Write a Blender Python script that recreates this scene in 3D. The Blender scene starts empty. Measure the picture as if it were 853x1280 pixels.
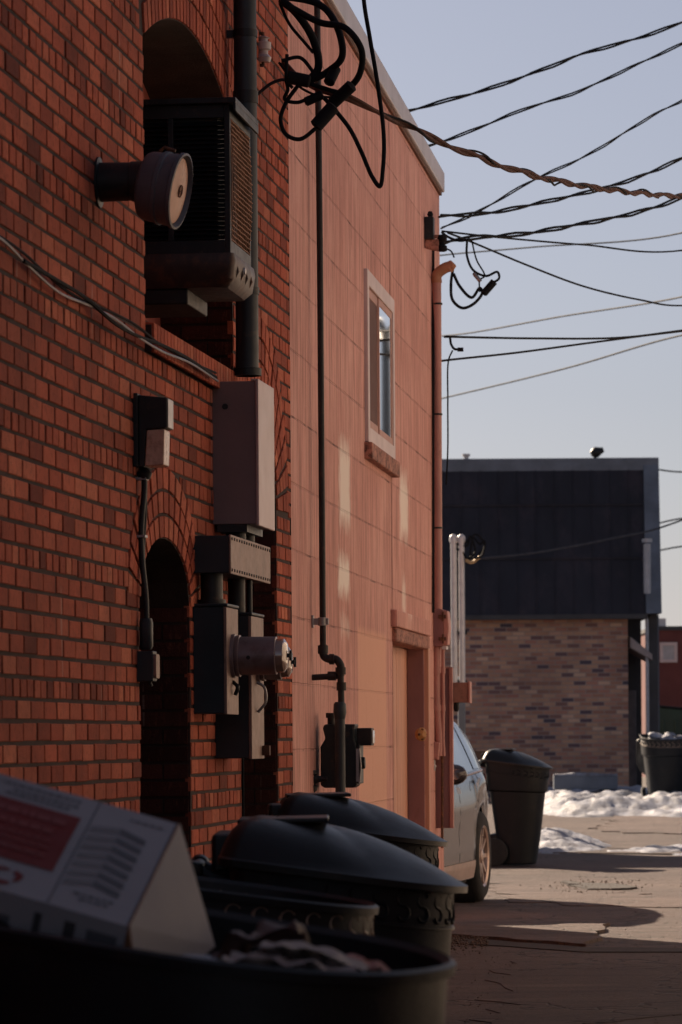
import bpy, bmesh, math, random
from mathutils import Vector, Matrix, noise
random.seed(7)
PI = math.pi
S = bpy.context.scene
COL = S.collection
# ------------------------------------------------------------------ camera numbers
FPX, CX, HY, ROLL, H = 4800.0, 426.5, 919.6, 0.007, 1.3
def unroll(px, py):
    dx, dy = px - CX, py - HY
    return dx - ROLL*dy, dy + ROLL*dx
def P(px, py, Z):
    x, y = unroll(px, py)
    return Vector((x/FPX*Z, Z, H - y/FPX*Z))
def G(px, py, h=0.0):
    x, y = unroll(px, py)
    Z = (H-h)*FPX/y
    return Vector((x/FPX*Z, Z, h))
# ------------------------------------------------------------------ frames
class Frame:
    """world frame, or a wall frame with u along the wall, v out of it, z up"""
    def __init__(s, x0=None, t=None):
        s.wall = x0 is not None
        if s.wall:
            s.x0, s.t = x0, t
            s.n = math.hypot(1, t)
            s.ang = math.atan2(1, t)
    def hit(s, px, py, v=0.0):
        x, y = unroll(px, py)
        x0 = s.x0 + v*s.n
        Z = x0/(x/FPX - s.t)
        X = x/FPX*Z
        u = ((X-s.x0)*s.t + Z)/s.n
        return u, H - y/FPX*Z
    def u(s, px, py=700, v=0.0): return s.hit(px, py, v)[0]
    def z(s, px, py, v=0.0): return s.hit(px, py, v)[1]
    def vout(s, u, px, py):          # how far out of the wall a pixel lies, at a given u
        x, y = unroll(px, py)
        # point = O + d u + n v ; X = x0 + t u/n + v/n ; Z = u/n - t v/n
        k = x/FPX
        return (k*u/s.n - s.x0 - s.t*u/s.n)/(1/s.n + k*s.t/s.n)
    def world(s, u, v, z):
        return Vector((s.x0 + s.t*u/s.n + v/s.n, u/s.n - s.t*v/s.n, z))
    def local(s, W):
        u = ((W.x-s.x0)*s.t + W.y)/s.n
        v = ((W.x-s.x0) - W.y*s.t)/s.n
        return Vector((u, v, W.z))
WORLD = Frame()
B = Frame(-2.45, 0.1274)
K = Frame(-2.16, 0.109)

# ------------------------------------------------------------------ mesh builder
class M:
    def __init__(s):
        s.v, s.f, s.m, s.c = [], [], [], []
        s.sm = []
    def add(s, vs, fs, mi=0, c=None, smooth=False):
        b = len(s.v)
        s.v += [tuple(p) for p in vs]
        for f in fs:
            s.f.append([i+b for i in f]); s.m.append(mi); s.c.append(c if c is not None else 0.5); s.sm.append(smooth)
    def box(s, a, b, mi=0, c=None):
        x0,x1 = sorted((a[0],b[0])); y0,y1 = sorted((a[1],b[1])); z0,z1 = sorted((a[2],b[2]))
        vs = [(x,y,z) for x in (x0,x1) for y in (y0,y1) for z in (z0,z1)]
        s.add(vs, [(0,1,3,2),(4,6,7,5),(0,4,5,1),(2,3,7,6),(0,2,6,4),(1,5,7,3)], mi, c)
        return s
    def cbox(s, a, b, ch, mi=0, c=None, axis=1, sgn=1):
        """box whose far face on the axis is chamfered (a brick)"""
        x0,x1 = sorted((a[0],b[0])); y0,y1 = sorted((a[1],b[1])); z0,z1 = sorted((a[2],b[2]))
        lo = [(x0,y0,z0),(x1,y0,z0),(x1,y0,z1),(x0,y0,z1)]
        mid = [(x0,y1-ch,z0),(x1,y1-ch,z0),(x1,y1-ch,z1),(x0,y1-ch,z1)]
        j = lambda: random.uniform(.6,1.8)*ch
        top = [(x0+j(),y1,z0+j()),(x1-j(),y1,z0+j()),(x1-j(),y1,z1-j()),(x0+j(),y1,z1-j())]
        fs = []
        for i in range(4):
            k = (i+1) % 4
            fs += [(i,k,4+k,4+i),(4+i,4+k,8+k,8+i)]
        fs += [(8,9,10,11)]
        s.add(lo+mid+top, fs, mi, c)
    def prism(s, pts2, y0, y1, mi=0, f=lambda p,y:(p[0],y,p[1])):
        n = len(pts2)
        vs = [f(p,y0) for p in pts2] + [f(p,y1) for p in pts2]
        s.add(vs, [tuple(range(n)), tuple(range(2*n-1,n-1,-1))] + [(i,(i+1)%n,n+(i+1)%n,n+i) for i in range(n)], mi)
        return s
    def tube(s, pts, r, n=8, mi=0, cap=True, rs=None):
        pts = [Vector(p) for p in pts]
        N = len(pts); prev = None; rings = []
        for i,p in enumerate(pts):
            t = (pts[min(i+1,N-1)] - pts[max(i-1,0)])
            if t.length < 1e-9: t = Vector((0,0,1))
            t.normalize()
            if prev is None:
                a = Vector((0,0,1)) if abs(t.z) < .9 else Vector((1,0,0))
                u = t.cross(a).normalized()
            else:
                u = prev - t*prev.dot(t)
                if u.length < 1e-6: u = t.orthogonal()
                u.normalize()
            prev = u; w = t.cross(u)
            rr = rs[i] if rs else r
            rings.append([p + (u*math.cos(2*PI*k/n) + w*math.sin(2*PI*k/n))*rr for k in range(n)])
        vs = [q for rg in rings for q in rg]
        fs = [(i*n+k, i*n+(k+1)%n, (i+1)*n+(k+1)%n, (i+1)*n+k) for i in range(N-1) for k in range(n)]
        s.add(vs, fs, mi, smooth=True)
        if cap:
            b = len(s.v)-len(vs)
            s.f.append([b+k for k in range(n)][::-1]); s.m.append(mi); s.c.append(.5); s.sm.append(False)
            s.f.append([b+(N-1)*n+k for k in range(n)]); s.m.append(mi); s.c.append(.5); s.sm.append(False)
        return s
    def lathe(s, prof, c, axis, n=24, mi=0, cap=True):
        """prof: (distance along axis, radius)"""
        c = Vector(c); a = Vector(axis).normalized()
        return s.tube2([c+a*d for d,r in prof], [r for d,r in prof], a, n, mi, cap)
    def tube2(s, pts, rs, a, n, mi, cap):
        u = a.orthogonal().normalized(); w = a.cross(u)
        vs = [p + (u*math.cos(2*PI*k/n)+w*math.sin(2*PI*k/n))*max(r,1e-4) for p,r in zip(pts,rs) for k in range(n)]
        N = len(pts)
        s.add(vs, [(i*n+k, i*n+(k+1)%n, (i+1)*n+(k+1)%n, (i+1)*n+k) for i in range(N-1) for k in range(n)], mi, smooth=True)
        if cap:
            b = len(s.v)-len(vs)
            for off in (0,(N-1)*n):
                s.f.append([b+off+k for k in range(n)]); s.m.append(mi); s.c.append(.5); s.sm.append(False)
        return s
    def loft(s, rings, mi=0, close=True, cap0=True, cap1=True, smooth=True):
        n = len(rings[0]); N = len(rings)
        vs = [p for r in rings for p in r]
        kk = n if close else n-1
        s.add(vs, [(i*n+k, i*n+(k+1)%n, (i+1)*n+(k+1)%n, (i+1)*n+k) for i in range(N-1) for k in range(kk)], mi, smooth=smooth)
        b = len(s.v)-len(vs)
        if cap0: s.f.append([b+k for k in range(n)][::-1]); s.m.append(mi); s.c.append(.5); s.sm.append(False)
        if cap1: s.f.append([b+(N-1)*n+k for k in range(n)]); s.m.append(mi); s.c.append(.5); s.sm.append(False)
        return s

def link(name, mesh=None):
    o = bpy.data.objects.new(name, mesh); COL.objects.link(o); return o
def tag(o, label, cat=None, group=None, kind=None):
    if label: o['label'] = label
    if cat: o['category'] = cat
    if group: o['group'] = group
    if kind: o['kind'] = kind
    return o
def build(name, m, mats, off=(0,0,0), flip=False, parent=None, bevel=0, sharp=40, keepn=False):
    me = bpy.data.meshes.new(name)
    sg = -1 if flip else 1
    me.from_pydata([(p[0]-off[0], sg*(p[1]-off[1]), p[2]-off[2]) for p in m.v], [], m.f)
    if not isinstance(mats, (list,tuple)): mats = [mats]
    for mt in mats: me.materials.append(mt)
    me.polygons.foreach_set('material_index', m.m)
    me.polygons.foreach_set('use_smooth', [bool(x) for x in m.sm])
    at = me.attributes.new('tone', 'FLOAT', 'FACE')
    at.data.foreach_set('value', m.c)
    if keepn:
        if flip: me.flip_normals()
    else:
        bm = bmesh.new(); bm.from_mesh(me); bmesh.ops.recalc_face_normals(bm, faces=bm.faces); bm.to_mesh(me); bm.free()
    me.update()
    if any(m.sm): me.set_sharp_from_angle(angle=math.radians(sharp))
    o = link(name, me)
    if parent: o.parent = parent
    if bevel:
        b = o.modifiers.new('bevel','BEVEL'); b.width = bevel; b.segments = 2; b.limit_method = 'ANGLE'; b.angle_limit = math.radians(40)
    return o
def split_m(m):
    n = len(m.v); par = list(range(n))
    def find(a):
        while par[a] != a: par[a] = par[par[a]]; a = par[a]
        return a
    for f in m.f:
        for i in f[1:]: par[find(i)] = find(f[0])
    isl = {}
    for i in range(n): isl.setdefault(find(i), []).append(i)
    cl = []
    for ids in isl.values():
        lo = [min(m.v[i][k] for i in ids) for k in range(3)]; hi = [max(m.v[i][k] for i in ids) for k in range(3)]
        cl.append([lo,hi,set(ids)])
    ch = True
    while ch:
        ch = False
        for a in range(len(cl)):
            for b in range(a+1,len(cl)):
                if all(cl[a][0][k]-.002 <= cl[b][1][k] and cl[b][0][k]-.002 <= cl[a][1][k] for k in range(3)):
                    cl[a] = [[min(cl[a][0][k],cl[b][0][k]) for k in range(3)],[max(cl[a][1][k],cl[b][1][k]) for k in range(3)],cl[a][2]|cl[b][2]]
                    del cl[b]; ch = True; break
            if ch: break
    out = []
    for lo,hi,ids in cl:
        q = M(); mp = {}
        for i in sorted(ids): mp[i] = len(q.v); q.v.append(m.v[i])
        for f,mi,c,sm in zip(m.f,m.m,m.c,m.sm):
            if f[0] in ids: q.f.append([mp[i] for i in f]); q.m.append(mi); q.c.append(c); q.sm.append(sm)
        out.append(q)
    return out
class Thing:
    """an Empty whose children are parts. frame = wall frame or WORLD; origin in frame coordinates"""
    def __init__(s, name, label, cat, frame=WORLD, org=(0,0,0), group=None, rotz=0):
        s.fr, s.org = frame, org
        s.root = link(name)
        s.root.empty_display_size = .1
        if frame.wall:
            s.root.location = frame.world(*org); s.root.rotation_euler = (0,0,frame.ang)
        else:
            s.root.location = org; s.root.rotation_euler = (0,0,rotz)
        tag(s.root, label, cat, group)
    SPLIT = {'door_frame','collar','strap','nipple','pressed_rib','rivet','hinge','band','bolt','door_casing','knockout','pipe_union','lug','clamp','wheel_well','front_bar','roof_batten','roof_seam','window_bar','pipe_collar','frame_bar','spool'}
    def part(s, name, m, mats, parent=None, bevel=0, label=None, local=False, sharp=40):
        if name in s.SPLIT:
            ps = split_m(m)
            if 1 < len(ps) <= 60:
                return [s._part(name, q, mats, parent, bevel, label, local, sharp) for q in ps][0]
        return s._part(name, m, mats, parent, bevel, label, local, sharp)
    def _part(s, name, m, mats, parent=None, bevel=0, label=None, local=False, sharp=40):
        off = (0,0,0) if local else s.org
        o = build(name, m, mats, off, s.fr.wall, parent or s.root, bevel, sharp)
        if label: o['label'] = label
        return o
def solo(name, label, cat, m, mats, frame=WORLD, org=(0,0,0), group=None, bevel=0, kind=None):
    o = build(name, m, mats, org, frame.wall, None, bevel)
    if frame.wall: o.location = frame.world(*org); o.rotation_euler = (0,0,frame.ang)
    else: o.location = org
    return tag(o, label, cat, group, kind)
def cat_rom(pts, n=8):
    pts = [Vector(p) for p in pts]
    if len(pts) < 3: 
        return [pts[0].lerp(pts[-1], i/n) for i in range(n+1)]
    q = [pts[0]*2-pts[1]] + pts + [pts[-1]*2-pts[-2]]
    out = []
    for i in range(1, len(q)-2):
        p0,p1,p2,p3 = q[i-1],q[i],q[i+1],q[i+2]
        t0 = 0; t1 = t0+max(1e-5,(p1-p0).length)**.5; t2 = t1+max(1e-5,(p2-p1).length)**.5; t3 = t2+max(1e-5,(p3-p2).length)**.5
        for k in range(n):
            t = t1+(t2-t1)*k/n
            A1 = p0*((t1-t)/(t1-t0))+p1*((t-t0)/(t1-t0)); A2 = p1*((t2-t)/(t2-t1))+p2*((t-t1)/(t2-t1)); A3 = p2*((t3-t)/(t3-t2))+p3*((t-t2)/(t3-t2))
            B1 = A1*((t2-t)/(t2-t0))+A2*((t-t0)/(t2-t0)); B2 = A2*((t3-t)/(t3-t1))+A3*((t-t1)/(t3-t1))
            out.append(B1*((t2-t)/(t2-t1))+B2*((t-t1)/(t2-t1)))
    out.append(pts[-1]); return out
def helix(path, R, turns_per_m, ph, jitter=0):
    out = []; L = 0; prev = None
    for i,p in enumerate(path):
        t = (path[min(i+1,len(path)-1)]-path[max(i-1,0)]).normalized()
        if i: L += (p-path[i-1]).length
        if prev is None: u = t.orthogonal().normalized()
        else: u = (prev - t*prev.dot(t)).normalized()
        prev = u; w = t.cross(u); a = ph + L*turns_per_m*2*PI
        rr = R*(1+jitter*math.sin(L*7.3+ph*3))
        out.append(p + (u*math.cos(a)+w*math.sin(a))*rr)
    return out
def resample(path, step):
    out = [path[0]]; acc = 0
    for i in range(1,len(path)):
        a,b = path[i-1],path[i]; L = (b-a).length; d = step-acc
        while d <= L:
            out.append(a.lerp(b, d/L)); d += step
        acc = (acc+L) % step if L+acc >= step else acc+L
    out.append(path[-1]); return out

# ------------------------------------------------------------------ materials
class N:
    def __init__(s, name):
        s.mat = bpy.data.materials.new(name); s.mat.use_nodes = True
        s.t = s.mat.node_tree; s.n = s.t.nodes; s.l = s.t.links
        s.b = s.n['Principled BSDF']
    def new(s, typ, **kw):
        x = s.n.new(typ)
        for k,v in kw.items():
            if k.startswith('i_'): x.inputs[k[2:].replace('_',' ')].default_value = v
            else: setattr(x, k, v)
        return x
    def link(s, a, b): s.l.new(a, b)
    def coord(s, scale=(1,1,1), loc=(0,0,0), kind='Object'):
        tc = s.new('ShaderNodeTexCoord'); mp = s.new('ShaderNodeMapping')
        mp.inputs['Scale'].default_value = scale; mp.inputs['Location'].default_value = loc
        s.link(tc.outputs[kind], mp.inputs['Vector']); return mp.outputs[0]
    def noise(s, vec, scale, detail=5, rough=.6):
        x = s.new('ShaderNodeTexNoise'); x.inputs['Scale'].default_value = scale
        x.inputs['Detail'].default_value = detail; x.inputs['Roughness'].default_value = rough
        s.link(vec, x.inputs['Vector']); return x.outputs['Fac']
    def ramp(s, fac, stops):
        r = s.new('ShaderNodeValToRGB'); e = r.color_ramp.elements
        while len(e) < len(stops): e.new(.5)
        for i,(p,c) in enumerate(stops):
            e[i].position = p; e[i].color = (c,c,c,1) if not hasattr(c,'__len__') else (*c,1)
        s.link(fac, r.inputs['Fac']); return r.outputs['Color']
    def mix(s, fac, a, b, mode='MIX'):
        x = s.new('ShaderNodeMix', data_type='RGBA', blend_type=mode)
        for i, val in ((0,fac),(6,a),(7,b)):
            if hasattr(val,'is_output'): s.link(val, x.inputs[i])
            elif hasattr(val,'__len__'): x.inputs[i].default_value = (*val,1)
            else: x.inputs[i].default_value = val if i == 0 else (val,val,val,1)
        return x.outputs[2]
    def math(s, op, a, b=0.0, clamp=False):
        x = s.new('ShaderNodeMath', operation=op, use_clamp=clamp)
        for i,val in enumerate((a,b)):
            if hasattr(val,'is_output'): s.link(val, x.inputs[i])
            else: x.inputs[i].default_value = val
        return x.outputs[0]
    def col(s, c): s.link(c, s.b.inputs['Base Color'])
    def bump(s, h, strength=.3, dist=.01, prev=None):
        x = s.new('ShaderNodeBump'); x.inputs['Strength'].default_value = strength; x.inputs['Distance'].default_value = dist
        s.link(h, x.inputs['Height'])
        if prev: s.link(prev, x.inputs['Normal'])
        s.link(x.outputs[0], s.b.inputs['Normal']); return x.outputs[0]
def simple(name, base, rough=.6, metal=0, var=.35, scale=6, bump=.15, dirt=None, dirt_amt=.5, stretch=(1,1,1), bs=60, spec=.5, thresh=.5):
    n = N(name); v = n.coord(stretch)
    f = n.noise(v, scale, 6)
    dark = tuple(c*(1-var) for c in base); lite = tuple(min(1,c*(1+var*.6)) for c in base)
    c = n.mix(n.ramp(f, [(.3,0),(.7,1)]), dark, lite)
    if dirt:
        g = n.noise(v, scale*2.3, 8, .7)
        c = n.mix(n.math('MULTIPLY', n.ramp(g, [(thresh,0),(thresh+.12,1)]), dirt_amt), c, dirt)
    n.col(c)
    n.b.inputs['Roughness'].default_value = rough; n.b.inputs['Metallic'].default_value = metal
    n.b.inputs['Specular IOR Level'].default_value = spec
    r = n.math('ADD', n.math('MULTIPLY', n.noise(v, scale*3, 4), .3), rough-.15, True)
    n.link(r, n.b.inputs['Roughness'])
    if bump: n.bump(n.noise(n.coord(), bs, 5), bump, .004)
    return n.mat

def brick_mat(name, c0, c1, c2, soot=(.02,.012,.01)):
    n = N(name); v = n.coord()
    at = n.new('ShaderNodeAttribute', attribute_name='tone', attribute_type='GEOMETRY')
    c = n.ramp(at.outputs['Fac'], [(0,c0),(.5,c1),(1,c2)])
    f = n.noise(v, 38, 8, .75)
    c = n.mix(n.ramp(f, [(.32,.45),(.5,.0),(.72,.0)]), c, (0.03,.012,.01))
    f2 = n.noise(n.coord((1,1,.25)), 60, 5, .7)
    c = n.mix(n.math('MULTIPLY', n.ramp(f2, [(.55,0),(.75,1)]), .22), c, (.55,.2,.11))
    f3 = n.noise(v, 1.6, 4)
    c = n.mix(n.math('MULTIPLY', n.ramp(f3, [(.4,1),(.62,0)]), .35), c, soot)
    # pale mortar drips running down
    f4 = n.noise(n.coord((1,1,.06)), 16, 2, .5)
    c = n.mix(n.math('MULTIPLY', n.ramp(f4, [(.69,0),(.72,1)]), .35), c, (.55,.42,.36))
    n.col(c); n.b.inputs['Roughness'].default_value = .85; n.b.inputs['Specular IOR Level'].default_value = .2
    n.bump(n.math('ADD', f, n.math('MULTIPLY', n.noise(v, 160, 4), .6)), .8, .006)
    return n.mat
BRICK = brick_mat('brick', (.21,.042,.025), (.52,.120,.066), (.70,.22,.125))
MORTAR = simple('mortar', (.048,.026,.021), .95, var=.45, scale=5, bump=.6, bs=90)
JAMBBRICK = brick_mat('dark_jamb_brick', (.055,.015,.013), (.09,.026,.02), (.14,.04,.028))  # much darker than the wall brick, used in the jambs

def pink_mat():
    n = N('pink_block_paint'); v = n.coord()
    base = n.mix(n.ramp(n.noise(v, .8, 6), [(.3,0),(.7,1)]), (.60,.275,.22), (.80,.43,.36))
    # vertical rain streaks
    st = n.noise(n.coord((6,6,.35)), 4, 6, .65)
    base = n.mix(n.math('MULTIPLY', n.ramp(st, [(.40,1),(.56,0)]), .6), base, (.32,.125,.10))
    st2 = n.noise(n.coord((5,5,.25),(7,3,1)), 5, 5, .6)
    base = n.mix(n.math('MULTIPLY', n.ramp(st2, [(.55,0),(.72,1)]), .4), base, (.70,.38,.30))
    # joints of the blocks: u along x, z up
    tc = n.new('ShaderNodeTexCoord'); sp = n.new('ShaderNodeSeparateXYZ'); n.link(tc.outputs['Object'], sp.inputs[0])
    cb = n.new('ShaderNodeCombineXYZ'); n.link(sp.outputs['X'], cb.inputs['X'])
    wob = n.math('ADD', sp.outputs['Z'], n.math('MULTIPLY', n.noise(v, 3, 3), .012))
    n.link(wob, cb.inputs['Y'])
    br = n.new('ShaderNodeTexBrick'); n.link(cb.outputs[0], br.inputs['Vector'])
    br.inputs['Scale'].default_value = 1; br.inputs['Mortar Size'].default_value = .006; br.inputs['Mortar Smooth'].default_value = .4
    br.inputs['Brick Width'].default_value = .62; br.inputs['Row Height'].default_value = .31
    br.inputs['Color1'].default_value = (.46,.46,.46,1); br.inputs['Color2'].default_value = (.56,.56,.56,1); br.inputs['Mortar'].default_value = (.5,.5,.5,1)
    base = n.mix(.5, base, br.outputs['Color'], 'OVERLAY')
    joint = br.outputs['Fac']
    wear = n.ramp(n.noise(v, 3.1, 6, .7), [(.50,0),(.66,1)])
    base = n.mix(n.math('MULTIPLY', joint, n.math('ADD', n.math('MULTIPLY', wear, .85), .02)), base, (.10,.035,.03))
    # small chips, crisp edged, and hairline cracks
    chip = n.ramp(n.noise(v, 15, 6, .75), [(.665,0),(.675,1)])
    base = n.mix(n.math('MULTIPLY', chip, .8), base, (.16,.065,.05))
    chip2 = n.ramp(n.noise(n.coord((1,1,.4),(5,0,2)), 7, 7, .75), [(.66,0),(.668,1)])
    base = n.mix(n.math('MULTIPLY', chip2, .55), base, (.74,.46,.38))
    mot = n.ramp(n.noise(n.coord((1,1,1),(2,0,9)), 2.2, 8, .8), [(.35,0),(.65,1)])
    base = n.mix(.45, base, n.mix(mot, (.36,.36,.36), (.62,.62,.62)), 'OVERLAY')
    # window light reflected on the wall, painted in, plus one rolled rectangle of paint
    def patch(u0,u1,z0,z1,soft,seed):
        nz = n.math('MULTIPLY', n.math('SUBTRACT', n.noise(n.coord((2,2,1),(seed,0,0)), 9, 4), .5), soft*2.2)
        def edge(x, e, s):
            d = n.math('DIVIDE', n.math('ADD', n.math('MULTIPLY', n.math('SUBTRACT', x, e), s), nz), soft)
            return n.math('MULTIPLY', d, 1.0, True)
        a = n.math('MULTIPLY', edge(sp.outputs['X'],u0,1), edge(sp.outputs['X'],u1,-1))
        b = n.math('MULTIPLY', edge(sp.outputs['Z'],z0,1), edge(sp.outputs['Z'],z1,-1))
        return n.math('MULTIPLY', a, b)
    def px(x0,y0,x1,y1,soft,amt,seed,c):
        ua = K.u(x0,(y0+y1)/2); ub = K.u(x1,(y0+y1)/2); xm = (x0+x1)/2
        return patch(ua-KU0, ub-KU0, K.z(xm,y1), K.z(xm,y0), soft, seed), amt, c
    W = (.96,.84,.74)  # pale streaks of light thrown by windows, put into the colour
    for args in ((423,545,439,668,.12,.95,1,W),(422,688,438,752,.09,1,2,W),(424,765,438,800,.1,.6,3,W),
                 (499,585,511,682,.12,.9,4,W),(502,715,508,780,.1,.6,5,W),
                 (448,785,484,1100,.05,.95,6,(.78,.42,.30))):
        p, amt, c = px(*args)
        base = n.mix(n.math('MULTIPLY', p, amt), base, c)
    # soil splashed at the foot
    n.col(base); n.b.inputs['Roughness'].default_value = .8
    h = n.math('ADD', n.math('MULTIPLY', joint, -.5), n.math('MULTIPLY', n.noise(n.coord((1,1,.5)), 50, 6, .7), .5))
    h = n.math('ADD', h, n.math('MULTIPLY', st, .6))
    n.bump(h, 1.0, .010)
    return n.mat

BLACKPL = simple('black_plastic', (.005,.0075,.011), .5, spec=.32, var=.35, scale=3, bump=.25, bs=120, dirt=(.024,.022,.022), dirt_amt=.4, thresh=.56)
LIDPL = simple('lid_plastic', (.008,.0095,.012), .42, spec=.35, var=.3, scale=3, bump=.2, bs=150, dirt=(.04,.034,.03), dirt_amt=.35, thresh=.57)
WORNPL = simple('worn_plastic_edge', (.27,.20,.15), .5, var=.5, scale=12, bump=.2)
DARKMET = simple('weathered_black_metal', (.014,.018,.022), .5, .3, var=.4, scale=7, dirt=(.09,.05,.035), dirt_amt=.5, thresh=.55)
BLUEMET = simple('blue_grey_enamel', (.022,.031,.040), .5, .2, var=.3, scale=5, dirt=(.10,.07,.05), dirt_amt=.45, thresh=.58)
GREYBOX = simple('grey_painted_steel', (.21,.155,.16), .45, .1, var=.15, scale=3, dirt=(.16,.10,.08), dirt_amt=.4, thresh=.62)
TROUGH = simple('lit_galvanised_cover', (.26,.17,.14), .55, .2, var=.3, scale=9, dirt=(.12,.06,.04), dirt_amt=.5, thresh=.56)  # paler than the housings: light on the alley-facing covers put into the colour
GALV = simple('galvanised_steel', (.32,.31,.32), .42, .6, var=.3, scale=9)
PALEPIPE = simple('pale_conduit', (.62,.60,.60), .45, .2, var=.15, scale=8)
RUST = simple('rusty_iron', (.12,.055,.035), .8, .2, var=.5, scale=14, dirt=(.3,.12,.05), dirt_amt=.6)
PIPE = simple('black_gas_pipe', (.020,.017,.018), .55, .3, var=.4, scale=10, dirt=(.12,.05,.04), dirt_amt=.4, thresh=.58)
PINKMET = simple('pink_painted_metal', (.52,.245,.205), .55, .0, var=.25, scale=5, dirt=(.2,.08,.06), dirt_amt=.55, thresh=.57, stretch=(1,1,.4))
MAUVE = simple('mauve_painted_metal', (.29,.135,.130), .55, .0, var=.25, scale=4, dirt=(.14,.05,.045), dirt_amt=.5, thresh=.58, stretch=(1,1,.4))
PEACH = simple('peach_painted_wood', (.62,.30,.20), .6, .0, var=.2, scale=4, dirt=(.25,.10,.06), dirt_amt=.5, thresh=.60, stretch=(3,3,.3))
TIMBER = simple('peeling_timber', (.42,.19,.14), .85, .0, var=.5, scale=16, dirt=(.06,.03,.025), dirt_amt=.85, thresh=.50, stretch=(.5,1,1), bump=.7)
REDWOOD = simple('red_boarding', (.34,.075,.05), .7, var=.35, scale=4, stretch=(1,1,.3))
WHITEFR = simple('dusty_white_vinyl', (.66,.52,.50), .5, var=.15, scale=4, dirt=(.3,.16,.13), dirt_amt=.35, thresh=.6)
SCREEN = simple('dark_insect_screen', (.13,.055,.045), .8, var=.2, scale=5)
CABLE = simple('black_cable', (.012,.013,.016), .8, var=.3, scale=8, bump=0, spec=.15)
DULLCABLE = simple('weathered_cable', (.04,.036,.04), .9, spec=.1, var=.4, scale=8, bump=0)
COPPERY = simple('dusty_twisted_cable', (.11,.055,.045), .8, spec=.2, var=.5, scale=20, bump=0)
WHITECER = simple('white_porcelain', (.45,.38,.38), .3, var=.25, scale=12)
COPING = simple('pale_metal_coping', (.50,.47,.50), .5, .2, var=.15, scale=3)
LENS = simple('frosted_glass_lens', (.62,.42,.32), .3, var=.25, scale=9, dirt=(.28,.16,.11), dirt_amt=.5)
DIAL = simple('faded_disc_face', (.62,.36,.26), .55, var=.2, scale=10, dirt=(.25,.11,.07), dirt_amt=.6, thresh=.58)
STEELBLUE = simple('dark_steel_shade', (.095,.105,.13), .5, .0, var=.3, scale=6)
YEL = simple('faded_yellow_paint', (.45,.20,.06), .6, var=.3, scale=12, dirt=(.15,.06,.03))
TYRE = simple('tyre_rubber', (.018,.018,.019), .85, var=.3, scale=10)
CARDW = simple('printed_white_cardboard', (.30,.32,.37), .7, var=.12, scale=3, bump=.1)
CARDI = simple('brown_cardboard', (.36,.20,.12), .85, var=.2, scale=6)
PRED = simple('red_ink', (.17,.012,.012), .7, var=.15, scale=6, bump=0)
PGREY = simple('grey_ink', (.10,.115,.14), .7, var=.1, scale=6, bump=0)
PLITE = simple('pale_ink', (.19,.205,.235), .7, var=.1, scale=6, bump=0)
PDARK = simple('dark_ink', (.05,.055,.065), .7, var=.1, scale=6, bump=0)
PAPER = simple('waste_paper', (.34,.31,.30), .8, var=.3, scale=9)
BAGDK = simple('dark_rubbish', (.05,.03,.028), .5, var=.5, scale=9)
def glass(name, tint, rough=.05):
    n = N(name); n.b.inputs['Base Color'].default_value = (*tint,1); n.b.inputs['Roughness'].default_value = rough
    n.b.inputs['Metallic'].default_value = 0; n.b.inputs['Specular IOR Level'].default_value = 1.0
    n.b.inputs['Coat Weight'].default_value = 1; n.b.inputs['Coat Roughness'].default_value = .02
    return n.mat
CARGLASS = glass('dark_car_glass', (.015,.018,.02))
def mirrorish(name, c, rough, metal=.9):
    n = N(name); n.b.inputs['Base Color'].default_value = (*c,1); n.b.inputs['Metallic'].default_value = metal
    n.b.inputs['Roughness'].default_value = rough; return n.mat
WINGLASS = mirrorish('reflecting_window_glass', (.95,.95,.97), .02, 1.0)
METERGL = glass('clear_meter_glass', (.30,.20,.16), .08)
CARPAINT = N('silver_car_paint')
CARPAINT.b.inputs['Base Color'].default_value = (.05,.047,.052,1); CARPAINT.b.inputs['Metallic'].default_value = .5
CARPAINT.b.inputs['Roughness'].default_value = .2; CARPAINT.b.inputs['Coat Weight'].default_value = .5; CARPAINT.b.inputs['Coat Roughness'].default_value = .04
CARPAINT = CARPAINT.mat
ALLOY = simple('alloy_rim', (.55,.42,.36), .35, .7, var=.15, scale=6, bump=0)
TAILRED = simple('tail_lamp_red', (.35,.02,.015), .25, var=.1, scale=3, bump=0)
SHINGLE = None

# ------------------------------------------------------------------ world, sun, camera
AZ, EL = 31.0, 27.0
w = bpy.data.worlds.new('World'); S.world = w; w.use_nodes = True
nt = w.node_tree; sky = nt.nodes.new('ShaderNodeTexSky'); sky.sky_type = 'NISHITA'; sky.sun_disc = False
sky.sun_elevation = math.radians(EL); sky.sun_rotation = math.radians(-AZ)
sky.dust_density = .7; sky.air_density = 1.0; sky.ozone_density = 2.5; sky.altitude = 0
bg = nt.nodes['Background']; hs = nt.nodes.new('ShaderNodeHueSaturation'); hs.inputs['Saturation'].default_value = .50; nt.links.new(sky.outputs[0], hs.inputs['Color'])
tn = nt.nodes.new('ShaderNodeMix'); tn.data_type = 'RGBA'; tn.blend_type = 'MULTIPLY'; tn.inputs[0].default_value = 1; tn.inputs[7].default_value = (.585,.565,.625,1)
nt.links.new(hs.outputs[0], tn.inputs[6]); nt.links.new(tn.outputs[2], bg.inputs['Color']); bg.inputs['Strength'].default_value = .05
sd = bpy.data.lights.new('sun','SUN'); so = link('sun', sd); sd.energy = 5.0; sd.angle = math.radians(.53); sd.color = (1,.80,.60)
tosun = Vector((-math.sin(math.radians(AZ))*math.cos(math.radians(EL)), math.cos(math.radians(AZ))*math.cos(math.radians(EL)), math.sin(math.radians(EL))))
so.rotation_euler = (-tosun).to_track_quat('-Z','Y').to_euler(); so.location = (-8,20,20)
cd = bpy.data.cameras.new('camera'); cam = link('camera', cd); S.camera = cam
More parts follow.
